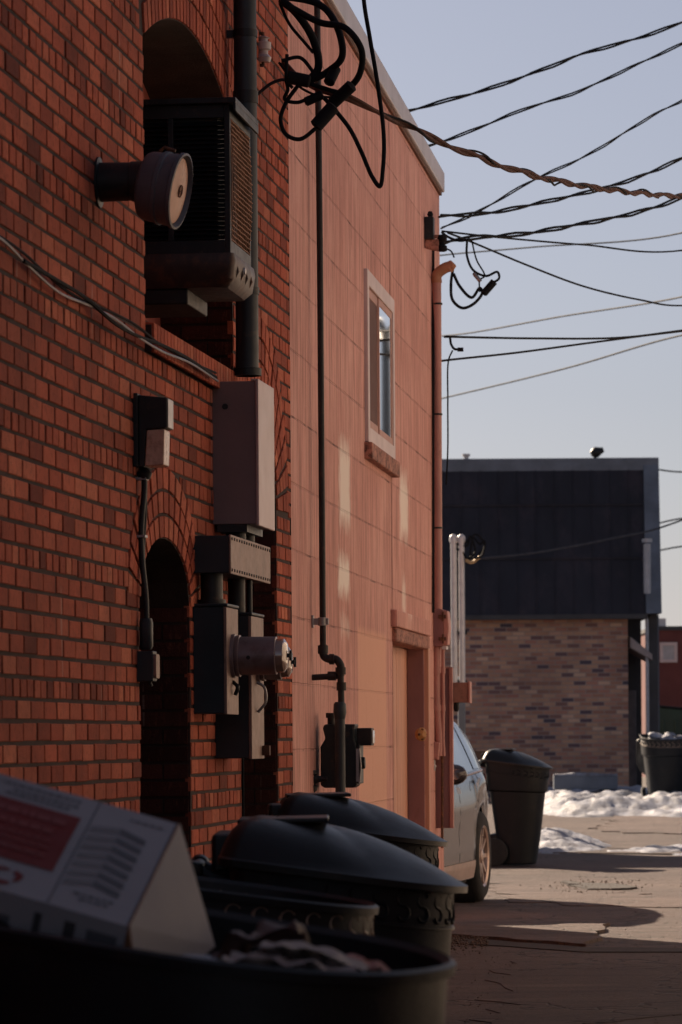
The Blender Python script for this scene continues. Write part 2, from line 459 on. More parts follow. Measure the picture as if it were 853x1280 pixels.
cd.sensor_width = 36; cd.sensor_fit = 'AUTO'; cd.lens = FPX/1280*36; cd.shift_y = (HY-640)/1280
cd.clip_start = .1; cd.clip_end = 4000
cam.matrix_world = Matrix.Translation((0,0,H)) @ Matrix.Rotation(PI/2,4,'X') @ Matrix.Rotation(-ROLL,4,'Z')
cd.dof.use_dof = True; cd.dof.focus_distance = 17.0; cd.dof.aperture_fstop = 10.0
S.view_settings.view_transform = 'Standard'; S.view_settings.look = 'None'; S.view_settings.gamma = 1; S.view_settings.exposure = 1.15
S.render.engine = 'CYCLES'; S.render.resolution_x = 682; S.render.resolution_y = 1024
S.cycles.max_bounces = 6

# ------------------------------------------------------------------ ground
def ground_mat(name='worn_alley_asphalt', g=1.0):
    n = N(name); v = n.coord()
    c = n.mix(n.ramp(n.noise(v, .35, 6), [(.35,0),(.65,1)]), tuple(x*g for x in (.080,.046,.040)), tuple(x*g for x in (.150,.096,.080)))
    c = n.mix(.7, c, n.ramp(n.noise(v, 9, 8, .85), [(.36,.30),(.64,.68)]), 'OVERLAY')
    c = n.mix(n.ramp(n.noise(v, 45, 6, .8), [(.35,.5),(.6,0)]), c, (.035,.025,.024))
    c = n.mix(n.math('MULTIPLY', n.ramp(n.noise(v, 120, 3, .8), [(.62,0),(.7,1)]), .5), c, (.34,.27,.24))
    # long tyre-worn smears across the view
    sm = n.noise(n.coord((.35,2.6,1)), 1.6, 5, .6)
    c = n.mix(n.math('MULTIPLY', n.ramp(sm, [(.55,0),(.68,1)]), .30), c, (.26,.18,.15))
    c = n.mix(n.math('MULTIPLY', n.ramp(sm, [(.34,1),(.44,0)]), .45), c, (.05,.032,.03))
    # cracks
    vo = n.new('ShaderNodeTexVoronoi', feature='DISTANCE_TO_EDGE'); vo.inputs['Scale'].default_value = .55
    dis = n.new('ShaderNodeVectorMath', operation='ADD'); nn = n.new('ShaderNodeTexNoise'); nn.inputs['Scale'].default_value = 3
    n.link(v, nn.inputs['Vector']); n.link(v, dis.inputs[0]); n.link(nn.outputs['Color'], dis.inputs[1]); n.link(dis.outputs[0], vo.inputs['Vector'])
    cr = n.ramp(vo.outputs['Distance'], [(.0,1),(.016,0)])
    c = n.mix(n.math('MULTIPLY', cr, .8), c, (.02,.014,.013))
    n.col(c); n.b.inputs['Roughness'].default_value = .8
    h = n.math('ADD', n.noise(v, 60, 6, .8), n.math('MULTIPLY', cr, -1.5))
    n.bump(h, 1.0, .03)
    return n.mat
ROAD = ground_mat()
ROAD2 = ground_mat('paler_patched_asphalt', 1.28)
ROAD3 = ground_mat('darker_patched_asphalt', .85)
SLAB = simple('worn_concrete', (.155,.110,.092), .85, var=.35, scale=1.3, bump=.5, bs=50, dirt=(.13,.09,.08), dirt_amt=.7, thresh=.5)
SLAB2 = simple('dusty_concrete', (.13,.085,.073), .85, var=.35, scale=1.3, bump=.5, bs=50, dirt=(.09,.06,.055), dirt_amt=.7, thresh=.5)
DIRTM = simple('dark_gravelly_dirt', (.03,.02,.018), .95, var=.6, scale=12, bump=.8, bs=30)
SOIL = simple('winter_ground', (.13,.10,.08), .95, var=.4, scale=.2, bump=.3)
m = M(); m.add([(-1500,-300,-.01),(1500,-300,-.01),(1500,3000,-.01),(-1500,3000,-.01)], [(0,1,2,3)])
o = build('ground', m, SOIL); tag(o, None, kind='structure')
m = M(); m.add([(-8,-12,0),(14,-12,0),(22,92,0),(-6,92,0)], [(0,1,2,3)])
o = build('alley_pavement', m, ROAD); tag(o, None, kind='structure')
def rough_sheet(name, pts, z0, z1, mat, amp=.05, sub=14):
    """a slab with ragged edges, z1 its top"""
    e = []
    pts = [Vector((p.x,p.y)) for p in pts]
    for i in range(len(pts)):
        a,b = pts[i], pts[(i+1)%len(pts)]
        for k in range(sub):
            q = a.lerp(b, k/sub)
            nv = Vector((noise.noise(Vector((q.x*3,q.y*3,1))), noise.noise(Vector((q.x*3,q.y*3,9)))))*amp*2
            e.append(q+nv)
    m = M(); n = len(e)
    m.add([(p.x,p.y,z0) for p in e]+[(p.x,p.y,z1) for p in e], [tuple(range(n,2*n))]+[(i,(i+1)%n,n+(i+1)%n,n+i) for i in range(n)])
    o = build(name, m, mat); tag(o, None, kind='structure'); return o
rough_sheet('concrete_slab', [G(540,1129),G(757,1157),G(738,1184),G(545,1170)], -.02, .022, ROAD2, .04)
rough_sheet('concrete_slab', [G(600,1104),G(700,1108),G(800,1118),G(960,1128),G(960,1140),G(640,1128)], -.02, .006, ROAD2, .16, 30)
rough_sheet('concrete_slab', [G(690,1055),G(960,1056),G(980,1070),G(670,1066)], -.02, .007, ROAD3, .22, 30)
rough_sheet('concrete_slab', [G(765,1020),G(985,1026),G(1000,1048),G(752,1040)], -.02, .012, ROAD2, .25, 30)
rough_sheet('asphalt_patch', [G(640,1200),G(860,1210),G(900,1260),G(600,1300)], -.02, .004, ROAD3, .12, 30)
rough_sheet('dirt_strip', [G(545,1171),G(738,1185),G(960,1187),G(960,1191),G(735,1191),G(545,1178)], -.02, .006, DIRTM, .02)
rough_sheet('dirt_strip', [G(700,1103),G(770,1106),G(795,1113),G(740,1113),G(712,1109)], -.02, .017, DIRTM, .10)
m = M()
rnd = random.Random(3)
for i in range(1500):                              # loose gravel and leaves along the kerb line
    if i < 420: g = G(rnd.uniform(552,610), rnd.gauss(1176,7))
    elif i < 650: g = G(rnd.gauss(745,30), rnd.gauss(1108,4))
    else: g = G(rnd.uniform(560,900), rnd.uniform(1040,1290))
    r = rnd.uniform(.003,.012) if i < 650 else rnd.uniform(.002,.006)
    q = Vector((g.x,g.y,r*.6+ (.008 if i<650 else 0)))
    vs = [q+Vector((rnd.uniform(.6,1.2)*r*math.cos(a),rnd.uniform(.6,1.2)*r*math.sin(a),0)) for a in (0,1.6,3.1,4.7)] + [q+Vector((0,0,r*.7)), q-Vector((0,0,r*.7))]
    m.add(vs, [(0,1,4),(1,2,4),(2,3,4),(3,0,4),(1,0,5),(2,1,5),(3,2,5),(0,3,5)])
o = build('loose_gravel', m, simple('gravel', (.11,.075,.06), .9, var=.6, scale=30)); tag(o, 'loose gravel and leaf litter lying on the alley pavement', None, kind='stuff')

# ------------------------------------------------------------------ snow
def snow_mat():
    n = N('old_snow'); v = n.coord()
    c = n.mix(n.ramp(n.noise(v, 2.5, 7, .7), [(.36,0),(.6,1)]), (.16,.16,.185), (.36,.38,.45))
    c = n.mix(n.math('MULTIPLY', n.ramp(n.noise(v, 9, 6, .8), [(.54,0),(.60,1)]), .6), c, (.13,.10,.095))
    n.col(c); n.b.inputs['Roughness'].default_value = .6
    n.b.inputs['Subsurface Weight'].default_value = .15; n.b.inputs['Subsurface Radius'].default_value = (.05,.06,.07)
    n.bump(n.noise(v, 18, 6, .7), .6, .03); return n.mat
SNOW = snow_mat()
def snow(name, x0,x1,y0,y1, hf, nx=70, ny=50, label=None):
    m = M(); vs = []
    for j in range(ny+1):
        for i in range(nx+1):
            x = x0+(x1-x0)*i/nx; y = y0+(y1-y0)*j/ny
            h = hf((i/nx),(j/ny), x, y)
            vs.append((x,y,h))
    m.add(vs, [(j*(nx+1)+i, j*(nx+1)+i+1, (j+1)*(nx+1)+i+1, (j+1)*(nx+1)+i) for j in range(ny) for i in range(nx)], smooth=True)
    o = build(name, m, SNOW, sharp=80); tag(o, label, None, kind='stuff'); return o
def fb(x,y,s=1,o=4): return noise.fractal(Vector((x*s,y*s,.3)), 1.0, 2.0, o)
def hf1(a,b,x,y):      # long bank against the far building
    e = min(1, a*7, (1-a)*3)*min(1, b*3.2+ .0)
    prof = .22*min(1,b*3.0) + .16*max(0,b-.4)
    lump = fb(x,y,.7)*.15 + fb(x,y,2.6)*.09
    ragged = fb(x,0,.9)*.25
    return -.05 + max(0, e*(prof+.05) + lump*e - .04 + ragged*.2*e)
snow('snow_bank', 3.0, 8.6, 57.5, 71, hf1, 130, 90, 'long lumpy bank of old snow before the far brick building')
def hf2(a,b,x,y):
    d = math.hypot((a-.42)/.5,(b-.5)/.5)
    return -.03 + max(0, (1-d)*.24 + fb(x,y,1.6)*.09*(1-d*.6) + fb(x,y,5)*.03)* (1 if d<1 else 0)
snow('snow_patch', 1.75, 3.3, 41.5, 47.5, hf2, 70, 60, 'small melting heap of snow beside the wheeled bin')
def hf3(a,b,x,y):
    d = math.hypot((a-.5)/.5,(b-.5)/.5)
    return -.02 + max(0, (1-d)*.07 + fb(x,y,2.2)*.06)* (1 if d<1 else 0)
snow('snow_patch', 2.9, 5.2, 40.8, 43.6, hf3, 70, 40, 'thin ragged strip of melting snow across the pavement')

# ------------------------------------------------------------------ brick building
DB = .32                       # depth of the openings
def seg_arch(u, a, b, zs, za):   # elliptical arch height at u
    c, r = (a+b)/2, (b-a)/2
    k = max(0, 1-((u-c)/r)**2)
    return zs + (za-zs)*math.sqrt(k)
def par_arch(u, a, b, zs, za):
    c, r = (a+b)/2, (b-a)/2
    return zs + (za-zs)*(1-((u-c)/r)**2)
UB0, UB1 = 2.0, B.u(363, 640)
w1 = dict(a=B.u(180,300), b=B.u(291,420), z0=B.z(182,400), zs=3.82, za=4.02, f=par_arch, ring=.34)
d1 = dict(a=B.u(174,800), b=B.u(237,800), z0=-.1, zs=B.z(237,760), za=B.z(201,672), f=seg_arch, ring=.27)
d2 = dict(a=B.u(302,900), b=B.u(347,900), z0=-.1, zs=B.z(347,640), za=B.z(347,640)+.42, f=seg_arch, ring=.40)
OPN = [w1, d1, d2]
ZT = 5.45
def in_open(u, z, extra=0.0, side=0.0):
    for o in OPN:
        if o['a']-side < u < o['b']+side:
            uu = min(max(u,o['a']),o['b'])
            if o['z0'] < z < o['zs']: return o['a'] < u < o['b']
            if z >= o['zs'] and z < top_ring(o,u,extra): return True
        elif z >= o['zs'] and extra and z < top_ring(o,u,extra): return True
    return False
def top_ring(o, u, extra):
    if extra == 0: return o['f'](u,o['a'],o['b'],o['zs'],o['za'])
    c, r = (o['a']+o['b'])/2, (o['b']-o['a'])/2
    rr = r + extra*(.9 if o['f'] is seg_arch else .25)
    if abs(u-c) > rr: return -9
    if o['f'] is seg_arch: return o['zs'] + (o['za']-o['zs']+extra)*math.sqrt(max(0,1-((u-c)/rr)**2))
    return o['zs'] - .0 + extra + (o['za']-o['zs'])*(1-((u-c)/r)**2)
bb = Thing('brick_building', 'red brick building with arched openings on the left side of the alley', 'building', B, (UB0,0,0))
rb = random.Random(11)
CP, BL, HD, JT = .0667, .203, .1015, .021
m = M()
def lay(u, uend, z0, z1, ln, skip, emit):
    while u < uend:
        a, b = u+JT/2, min(u+ln-JT/2, uend-.002)
        if b-a > .02:
            nseg = 8; keep = []
            for k in range(nseg):
                uc = a+(b-a)*(k+.5)/nseg
                keep.append(not skip(uc,(z0+z1)/2))
            k = 0
            while k < nseg:
                if keep[k]:
                    j = k
                    while j < nseg and keep[j]: j += 1
                    if j-k >= 2 or nseg == j-k: emit(a+(b-a)*k/nseg, a+(b-a)*j/nseg)
                    k = j
                else: k += 1
        u += ln
row = 0; z = -.05
while z < ZT:
    hdr = (row % 6 == 4)
    ln = HD if hdr else BL
    off = (BL*.25 if hdr else (BL*.5 if row % 2 else 0)) + rb.uniform(-.004,.004)
    z0, z1 = z+.0062, z+CP-.0062
    wav = 0
    def emit(a,b,z0=z0,z1=z1):
        t = rb.gauss(.5,.14); t = min(1,max(0,t))
        if rb.random() < .04: t = rb.uniform(.85,1)
        if rb.random() < .06: t = rb.uniform(0,.15)
        jz = rb.uniform(-.0015,.0015)
        m.cbox((a,-.02,z0+jz),(b,.0045+rb.uniform(-.0015,.0018),z1+jz), .0024, 0, t)
    lay(UB0-off+ .0, UB1, z0, z1, ln, lambda uc,zc: uc < UB0 or in_open(uc,zc,0) or any(zc>=o['zs'] and zc<top_ring(o,uc,o['ring']) for o in OPN)
        or (w1['a']-.0 < uc < w1['b']+.0 and w1['z0']-.13 < zc < w1['z0']), emit)
    z += CP; row += 1
# arch rings of bricks on edge
def ring(o, rows):
    a,b = o['a'],o['b']; c,r = (a+b)/2,(b-a)/2
    for q in range(rows):
        e0, e1 = o['ring']*q/rows + .004, o['ring']*(q+1)/rows - .008
        if o['f'] is seg_arch:
            def pt(th,e):
                R1, R2 = r+e*.9, (o['za']-o['zs'])+e
                return (c-R1*math.cos(th), o['zs']+R2*math.sin(th))
            L = PI*(r+o['za']-o['zs'])/2*1.05; nn = int(L/.074)
            ths = [PI*i/nn for i in range(nn+1)]
        else:
            def pt(th,e):
                u = a+(b-a)*th; k = (th-.5)*2
                return (u + e*.25*k, par_arch(u,a,b,o['zs'],o['za']) + e)
            nn = int((b-a)/.074); ths = [i/nn for i in range(nn+1)]
        for i in range(nn):
            g = (ths[1]-ths[0])*.12
            p = [pt(ths[i]+g,e0), pt(ths[i+1]-g,e0), pt(ths[i+1]-g,e1), pt(ths[i]+g,e1)]
            t = min(1,max(0,rb.gauss(.55,.17))); y1 = .008+rb.uniform(-.001,.002)
            cc = (sum(x for x,_ in p)/4, sum(z_ for _,z_ in p)/4)
            p2 = [(x+(cc[0]-x)*.04, z_+(cc[1]-z_)*.03) for x,z_ in p]
            yb = -.10 if q == 0 else -.02
            vs = [(x,yb,z_) for x,z_ in p]+[(x,y1-.003,z_) for x,z_ in p]+[(x,y1,z_) for x,z_ in p2]
            fs = [(8,9,10,11)]
            for k in range(4):
                kk = (k+1)%4; fs += [(k,kk,4+kk,4+k),(4+k,4+kk,8+kk,8+k)]
            m.add(vs, fs, 0, t)
for o_, rws in ((w1,3),(d1,3),(d2,4)): ring(o_, rws)
# mortar bed and body of the wall in strips between the openings
cuts = sorted(set([UB0,UB1]+[x for o in OPN for x in (o['a'],o['b'])]+[o['a']+(o['b']-o['a'])*k/24 for o in OPN for k in range(25)]))
def topo(o,u): return o['f'](u,o['a'],o['b'],o['zs'],o['za'])
for i in range(len(cuts)-1):
    a,b = cuts[i],cuts[i+1]
    if b-a < 1e-6: continue
    mid = (a+b)/2; segs = [(-.1,-.1,ZT,ZT)]
    for o in OPN:
        if o['a'] <= mid <= o['b']:
            new = []
            for (la,lb,ha,hb) in segs:
                ta,tb = topo(o,a), topo(o,b)
                if o['z0'] > la and o['z0'] < ha:
                    new.append((la,lb,o['z0'],o['z0'])); new.append((ta,tb,ha,hb))
                elif o['z0'] <= la and la < ta < ha: new.append((ta,tb,ha,hb))
                else: new.append((la,lb,ha,hb))
            segs = new
    for (la,lb,ha,hb) in segs:
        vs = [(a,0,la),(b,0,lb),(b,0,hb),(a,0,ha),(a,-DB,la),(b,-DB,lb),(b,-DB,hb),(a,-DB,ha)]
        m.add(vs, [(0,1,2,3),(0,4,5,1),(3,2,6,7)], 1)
# jamb and reveal brickwork
def jamb(u, z0, z1, face):     # face=-1: faces the camera (far jamb) , +1 faces away
    zz = z0; r_ = 0
    m.box((u,0,z0),(u+.001*face*-1,-DB,z1), 1)
    while zz < z1:
        y = -.004; first = .10 if r_%2 else .21
        seq = [first,.21,.21]
        for L in seq:
            y2 = max(y-L,-DB)
            if y - y2 > .02:
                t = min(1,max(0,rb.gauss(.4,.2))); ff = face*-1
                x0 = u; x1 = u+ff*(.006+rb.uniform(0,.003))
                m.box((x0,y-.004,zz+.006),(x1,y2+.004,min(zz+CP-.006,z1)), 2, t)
            y = y2
        zz += CP; r_ += 1
jamb(w1['b'], w1['z0'], w1['zs'], 1); jamb(w1['a'], w1['z0'], w1['zs'], -1)
jamb(d1['b'], 0, d1['zs'], 1); jamb(d1['a'], 0, d1['zs'], -1)
jamb(d2['b'], 0, d2['zs'], 1); jamb(d2['a'], 0, d2['zs'], -1)
# end of the wall where it meets the pink one
m.box((UB1-.004,-.2,-.1),(UB1-.001,.004,ZT), 1)
bb.part('wall', m, [BRICK, MORTAR, JAMBBRICK])
m = M(); zs0, zs1 = w1['z0']-.115, w1['z0']
u = w1['a']-.0
while u < w1['b']+.08:
    t = min(1,max(0,rb.gauss(.6,.2)))
    vs = [(u+.004,-.20,zs0),(u+.066,-.20,zs0),(u+.066,.035,zs0),(u+.004,.035,zs0),(u+.004,-.20,zs1+.02),(u+.066,-.20,zs1+.02),(u+.066,.035,zs1-.012),(u+.004,.035,zs1-.012)]
    m.add(vs, [(0,1,2,3),(4,5,6,7),(0,1,5,4),(2,3,7,6),(1,2,6,5),(0,3,7,4)], 0, t)
    u += .072
m.box((w1['a'],-.2,zs0-.0),(w1['b']+.07,.026,zs1-.018), 1)
bb.part('window_sill', m, [BRICK, MORTAR], bevel=.003)
m = M(); m.box((w1['a']-.05,-DB-.03,w1['z0']),(w1['b']+.05,-DB+.02,w1['za']+.1))
m.box((w1['a'],-DB,w1['z0']),(w1['a']+.06,-DB+.05,w1['za'])); m.box((w1['a'],-DB,3.55),(w1['b'],-DB+.05,3.62)); m.box((15.3,-DB,w1['z0']),(15.36,-DB+.05,w1['za']))
bb.part('window_boarding', m, REDWOOD, bevel=.003)
for o in (d1,d2):
    m = M(); m.box((o['a']-.05,-DB-.05,0),(o['b']+.05,-DB,o['za']+.1))
    for k in range(3):
        zz = .25+.62*k; m.box((o['a']+.12,-DB,zz),(o['b']-.12,-DB+.015,zz+.48))
    dd = bb.part('door', m, DARKMET, bevel=.003)
    m = M(); m.lathe([(0,.012),(.03,.012),(.032,.028),(.06,.028),(.065,.01)], (o['b']-.09,-DB,1.0), (0,1,0), 12); bb.part('handle', m, GALV, parent=dd)
m = M(); m.box((UB0,-DB-9,-.1),(UB1,-DB-.1,ZT-.2)); m.box((UB0,-DB-.2,ZT-.3),(UB1,-.001,ZT-.005)); bb.part('body', m, MORTAR)
m = M(); m.box((UB0-.05,-DB-9,ZT),(UB1+.02,.05,ZT+.09)); bb.part('coping', m, COPING, bevel=.01)

# ------------------------------------------------------------------ pink painted building
KU0 = K.u(363,640); KU1 = K.u(551,500)
KZ = K.z(549,236)
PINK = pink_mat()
pb = Thing('painted_block_building', 'salmon pink painted block building with one window and a side door', 'building', K, (KU0,0,0))
WI = dict(a=K.u(456,440), b=K.u(489,480), z0=K.z(472,559), z1=K.z(472,360))
DO = dict(a=K.u(491,900), b=K.u(531,900), z0=-.1, z1=K.z(512,797))
DK = .13
m = M()
us = [KU0, WI['a'], WI['b'], DO['a'], DO['b'], KU1]
ZC = KZ-.0
def wq(a,b,z0,z1):
    m.add([(a,0,z0),(b,0,z0),(b,0,z1),(a,0,z1)], [(0,1,2,3)])
wq(KU0,WI['a'],-.1,ZC); wq(WI['a'],WI['b'],-.1,WI['z0']); wq(WI['a'],WI['b'],WI['z1'],ZC)
wq(WI['b'],DO['a'],-.1,ZC); wq(DO['a'],DO['b'],DO['z1'],ZC); wq(DO['b'],KU1,-.1,ZC)
for o in (WI,DO):
    for uu in (o['a'],o['b']): m.add([(uu,0,o['z0']),(uu,-DK,o['z0']),(uu,-DK,o['z1']),(uu,0,o['z1'])],[(0,1,2,3)])
    for zz in (o['z0'],o['z1']): m.add([(o['a'],0,zz),(o['b'],0,zz),(o['b'],-DK,zz),(o['a'],-DK,zz)],[(0,1,2,3)])
m.add([(KU1,0,-.1),(KU1,-9,-.1),(KU1,-9,ZC),(KU1,0,ZC)],[(0,1,2,3)])
m.add([(KU0,-9,-.1),(KU0,0,-.1),(KU0,0,ZC),(KU0,-9,ZC)],[(0,1,2,3)])
m.add([(KU0,-9,-.1),(KU1,-9,-.1),(KU1,-9,ZC),(KU0,-9,ZC)],[(0,1,2,3)])
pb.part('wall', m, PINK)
m = M(); m.box((KU0-.0,-9,ZC-.3),(KU1-.01,-.25,ZC-.2)); pb.part('roof', m, MORTAR)
m = M(); m.box((KU0+.03,-.28,ZC-.02),(KU1+.035,.035,ZC+.115)); pb.part('coping', m, COPING, bevel=.008)
m = M(); m.box((KU0+.03,0,ZC-.045),(KU1+.01,.018,ZC-.018)); pb.part('flashing', m, RUST, bevel=.003)
# window
m = M(); fw = .055; o = WI
def frame_rect(m,a,b,z0,z1,w,y0,y1):
    m.box((a,y0,z0),(a+w,y1,z1)); m.box((b-w,y0,z0),(b,y1,z1)); m.box((a+w,y0,z0),(b-w,y1,z0+w)); m.box((a+w,y0,z1-w),(b-w,y1,z1))
frame_rect(m, o['a']-.02, o['b']+.02, o['z0']-.02, o['z1']+.02, .085, -.05, .022)
wf = pb.part('window', m, WHITEFR, bevel=.004)
um = (o['a']+o['b'])/2-.06
m = M(); frame_rect(m, o['a']+.066, um, o['z0']+.066, o['z1']-.066, .05, -.075, .008); frame_rect(m, um-.04, o['b']-.066, o['z0']+.066, o['z1']-.066, .04, -.05, .015)
pb.part('sash', m, simple('sash_paint', (.50,.27,.22), .6, var=.2), parent=wf, bevel=.003)
m = M(); m.box((o['a']+.1,-.005,o['z0']+.1),(um-.045,.004,o['z1']-.1)); pb.part('screen', m, SCREEN, parent=wf)
m = M(); m.box((um-.002,.004,o['z0']+.10),(o['b']-.10,.0115,o['z1']-.10)); pb.part('pane', m, WINGLASS, parent=wf)
m = M()
m.prism([(o['a']-.05,-.0),(o['b']+.05,0),(o['b']+.05,-.12),(o['a']-.05,-.12)], o['z0']-.11, o['z0']-.022, f=lambda p,y:(p[0],p[1]+.005,y))
m = M(); m.box((o['a']-.05,-.01,o['z0']-.115),(o['b']+.05,.045,o['z0']-.025)); pb.part('window_sill', m, TIMBER, bevel=.006)
# door
o = DO
m = M(); m.box((o['a']-.08,-.02,o['z1']+.035),(o['b']+.10,.04,o['z1']+.135)); 
pb.part('door_lintel', m, PINK, bevel=.008)
m = M(); m.box((o['a']-.0,-.10,o['z1']-.05),(o['b']+.08,.03,o['z1']+.033)); pb.part('lintel_board', m, TIMBER, bevel=.012)
m = M(); m.box((o['a'],-DK-.04,-.05),(o['b'],-DK,o['z1'])); 
for k in range(3): m.box((o['a']+.01+ (o['b']-o['a'])*k/3,-DK,0),(o['a']-.012+(o['b']-o['a'])*(k+1)/3,-DK+.018,o['z1']-.05))
dr = pb.part('door', m, PEACH, bevel=.004)
m = M(); m.lathe([(0,.01),(.04,.01),(.042,.026),(.07,.026),(.075,.01)], (o['a']+.12,-DK+.018,1.0), (0,1,0), 12); pb.part('handle', m, RUST, parent=dr)
m = M(); m.box((o['b']-.012,-DK+.02,0),(o['b']-.002,-.004,o['z1'])); m.box((o['a']+.002,-DK+.02,0),(o['a']+.012,-.004,o['z1'])); pb.part('door_frame', m, MAUVE, bevel=.003)
m = M(); m.box((o['b']+.01,-.01,0),(o['b']+.085,.028,o['z1']+.03)); m.box((o['b']+.14,-.01,0),(o['b']+.21,.018,o['z1']+.0)); pb.part('door_casing', m, PEACH, bevel=.006)

# ------------------------------------------------------------------ round lamp on a stub pipe
u0, z0 = B.hit(122,228)
th = Thing('round_wall_lamp', 'round drum shaped fitting with a faded disc face on a dark stub pipe', 'wall lamp', B, (u0,0,z0))
va = B.vout(u0,186,228)
m = M(); m.lathe([(-.01,.085),(.01,.085),(.012,.066),(.115,.064),(.118,.067),(va,.067)], (u0,0,z0), (0,1,0), 28); th.part('stub_pipe', m, DARKMET)
# drum turned towards the alley and slightly towards the camera and down
ax = Vector((-.09,.97,-.20)).normalized()
c0 = Vector((u0+.0, va-.02, z0-.012))
m = M(); m.lathe([(0,.09),(.008,.108),(.02,.115),(.062,.118),(.066,.124),(.078,.124),(.082,.119),(.118,.122),(.122,.128),(.135,.128),(.137,.121),(.126,.115),(.09,.112)], c0, ax, 40, cap=True)
dm = th.part('drum', m, STEELBLUE)
m = M(); m.lathe([(0,.112),(.004,.110),(.012,.06),(.014,.0)], c0+ax*.118, ax, 40); fc = th.part('disc_face', m, DIAL)
m = M(); q = c0+ax*.134
sd_ = ax.cross(Vector((0,0,1))).normalized(); up_ = sd_.cross(ax).normalized()
m.tube([q+(sd_*math.cos(a)+up_*math.sin(a))*.02 for a in [i*PI/8 for i in range(17)]], .002, 5)
for a in (-.4,.4): m.tube([q+sd_*a*.03-up_*.018, q+sd_*a*.03+up_*.018], .0018, 5)
m.tube([q+sd_*-.02, q+sd_*.02], .0018, 5)
th.part('embossed_mark', m, RUST, parent=fc)
m = M(); m.tube([c0+up_*.11+ax*.03, c0+up_*.135+ax*.05, c0+up_*.13+ax*.09], .006, 8); th.part('hinge_clip', m, RUST)

# ------------------------------------------------------------------ evaporative cooler in the arched window
un = B.u(226,250); ve = B.vout(un,288,250)
def zat(u, v, py, px): # z of a pixel on the plane u
    W = B.world(u,v,0); x,y = unroll(px,py); return H - y/FPX*W.y
zt, zb_, zp, zq = zat(un,ve,130,288), zat(un,ve,316,288), zat(un,ve,358,288), zat(un,ve,378,250)
uf = B.u(314,300,ve)
vb = -DB+.03
th = Thing('window_cooler', 'rusty louvred evaporative cooler hanging out of the upper arched window', 'air cooler', B, (un,0,zp))
m = M(); fr = .022
for (uu,vv) in ((un,ve-fr),(un,vb),(uf-fr,ve-fr),(uf-fr,vb)): m.box((uu,vv,zb_),(uu+fr,vv+fr,zt))
for zz in (zt-.05, zb_): 
    m.box((un,vb+fr,zz),(un+fr,ve-fr,zz+.05)); m.box((un+fr,ve-fr,zz),(uf-fr,ve,zz+.05)); m.box((uf-fr,vb+fr,zz),(uf,ve-fr,zz+.05)); m.box((un+fr,vb,zz),(uf-fr,vb+fr,zz+.05))
m.box((un+.03,vb+.03,zb_+.02),(uf-.03,ve-.05,zt-.02))
mid = (vb+fr+ve)/2; m.box((un+.0,mid-.01,zb_+.05),(un+.02,mid+.012,zt-.05))
th.part('housing', m, DARKMET, bevel=.002)
for (ya,yb) in ((vb+fr,mid-.01),(mid+.012,ve-fr)):
    m = M(); nl = 26
    for k in range(nl):
        zz = zb_+.055 + (zt-zb_-.115)*k/nl; dz = (zt-zb_-.115)/nl
        m.add([(un+.002,ya,zz),(un+.002,yb,zz),(un+.022,yb,zz+dz*.95),(un+.022,ya,zz+dz*.95),(un+.004,ya,zz-.002),(un+.004,yb,zz-.002),(un+.024,yb,zz+dz*.93),(un+.024,ya,zz+dz*.93)],
              [(0,1,2,3),(4,5,6,7),(0,1,5,4),(2,3,7,6),(1,2,6,5),(0,3,7,4)])
    th.part('louvre_panel', m, DARKMET)
m = M()
L = uf-un-2*fr
for k in range(13):
    uu = un+fr+L*k/12; m.tube([(uu,ve-.006+.010*math.sin(PI*i/12),zb_+.05+(zt-zb_-.1)*i/12) for i in range(13)], .0028, 5)
for k in range(26):
    zz = zb_+.055+(zt-zb_-.11)*k/25; bo = .010*math.sin(PI*k/25)
    m.tube([(un+fr+L*i/6,ve-.003+bo+.003*((i+k)%2),zz-.0) for i in range(7)], .0026, 5)
th.part('wire_grille', m, simple('rusty_wire_mesh', (.34,.17,.10), .8, var=.4, scale=12))
m = M(); m.box((un-.03,vb,zt),(uf+.03,ve+.028,zt+.022)); m.box((un-.03,ve+.018,zt-.03),(uf+.03,ve+.0285,zt)); th.part('lid', m, DARKMET, bevel=.003)
m = M()
PAN = simple('dented_tin_pan', (.06,.042,.040), .5, .4, var=.35, scale=9, dirt=(.13,.06,.04), dirt_amt=.6)
def rr(u0,u1,v0,v1,r,z,n=5):
    o = []
    for (cx,cy,a0) in ((u1-r,v1-r,0),(u0+r,v1-r,PI/2),(u0+r,v0+r,PI),(u1-r,v0+r,1.5*PI)):
        for i in range(n+1):
            a = a0+PI/2*i/n; o.append((cx+r*math.cos(a),cy+r*math.sin(a),z))
    return o
m.loft([rr(un-.012,uf+.012,vb,ve+.012,.02,zb_), rr(un-.016,uf+.016,vb,ve+.018,.03,zb_-.03), rr(un-.006,uf+.006,vb,ve+.008,.03,zp+.03), rr(un+.02,uf-.02,vb+.02,ve-.02,.04,zp)])
pn = th.part('water_pan', m, PAN)
m = M()
for k in range(4):
    uu = un+.07+L*k/4.2; m.tube([(uu,ve+.012,zb_-.03),(uu+.004,ve+.016,(zb_+zp)/2),(uu,ve+.008,zp+.04)], .012, 8, rs=[.002,.006,.002])
th.part('pressed_rib', m, PAN, parent=pn)
m = M(); m.lathe([(0,.014),(.01,.014),(.012,.006)], (un+.22,ve+.014,(zb_+zp)/2+.02), (0,1,0), 12); th.part('drain_cap', m, PALEPIPE, parent=pn)
m = M(); m.box((un+.03,vb,zq),(uf-.03,ve-.17,zp-.001)); th.part('support_ledge', m, PIPE, bevel=.006)

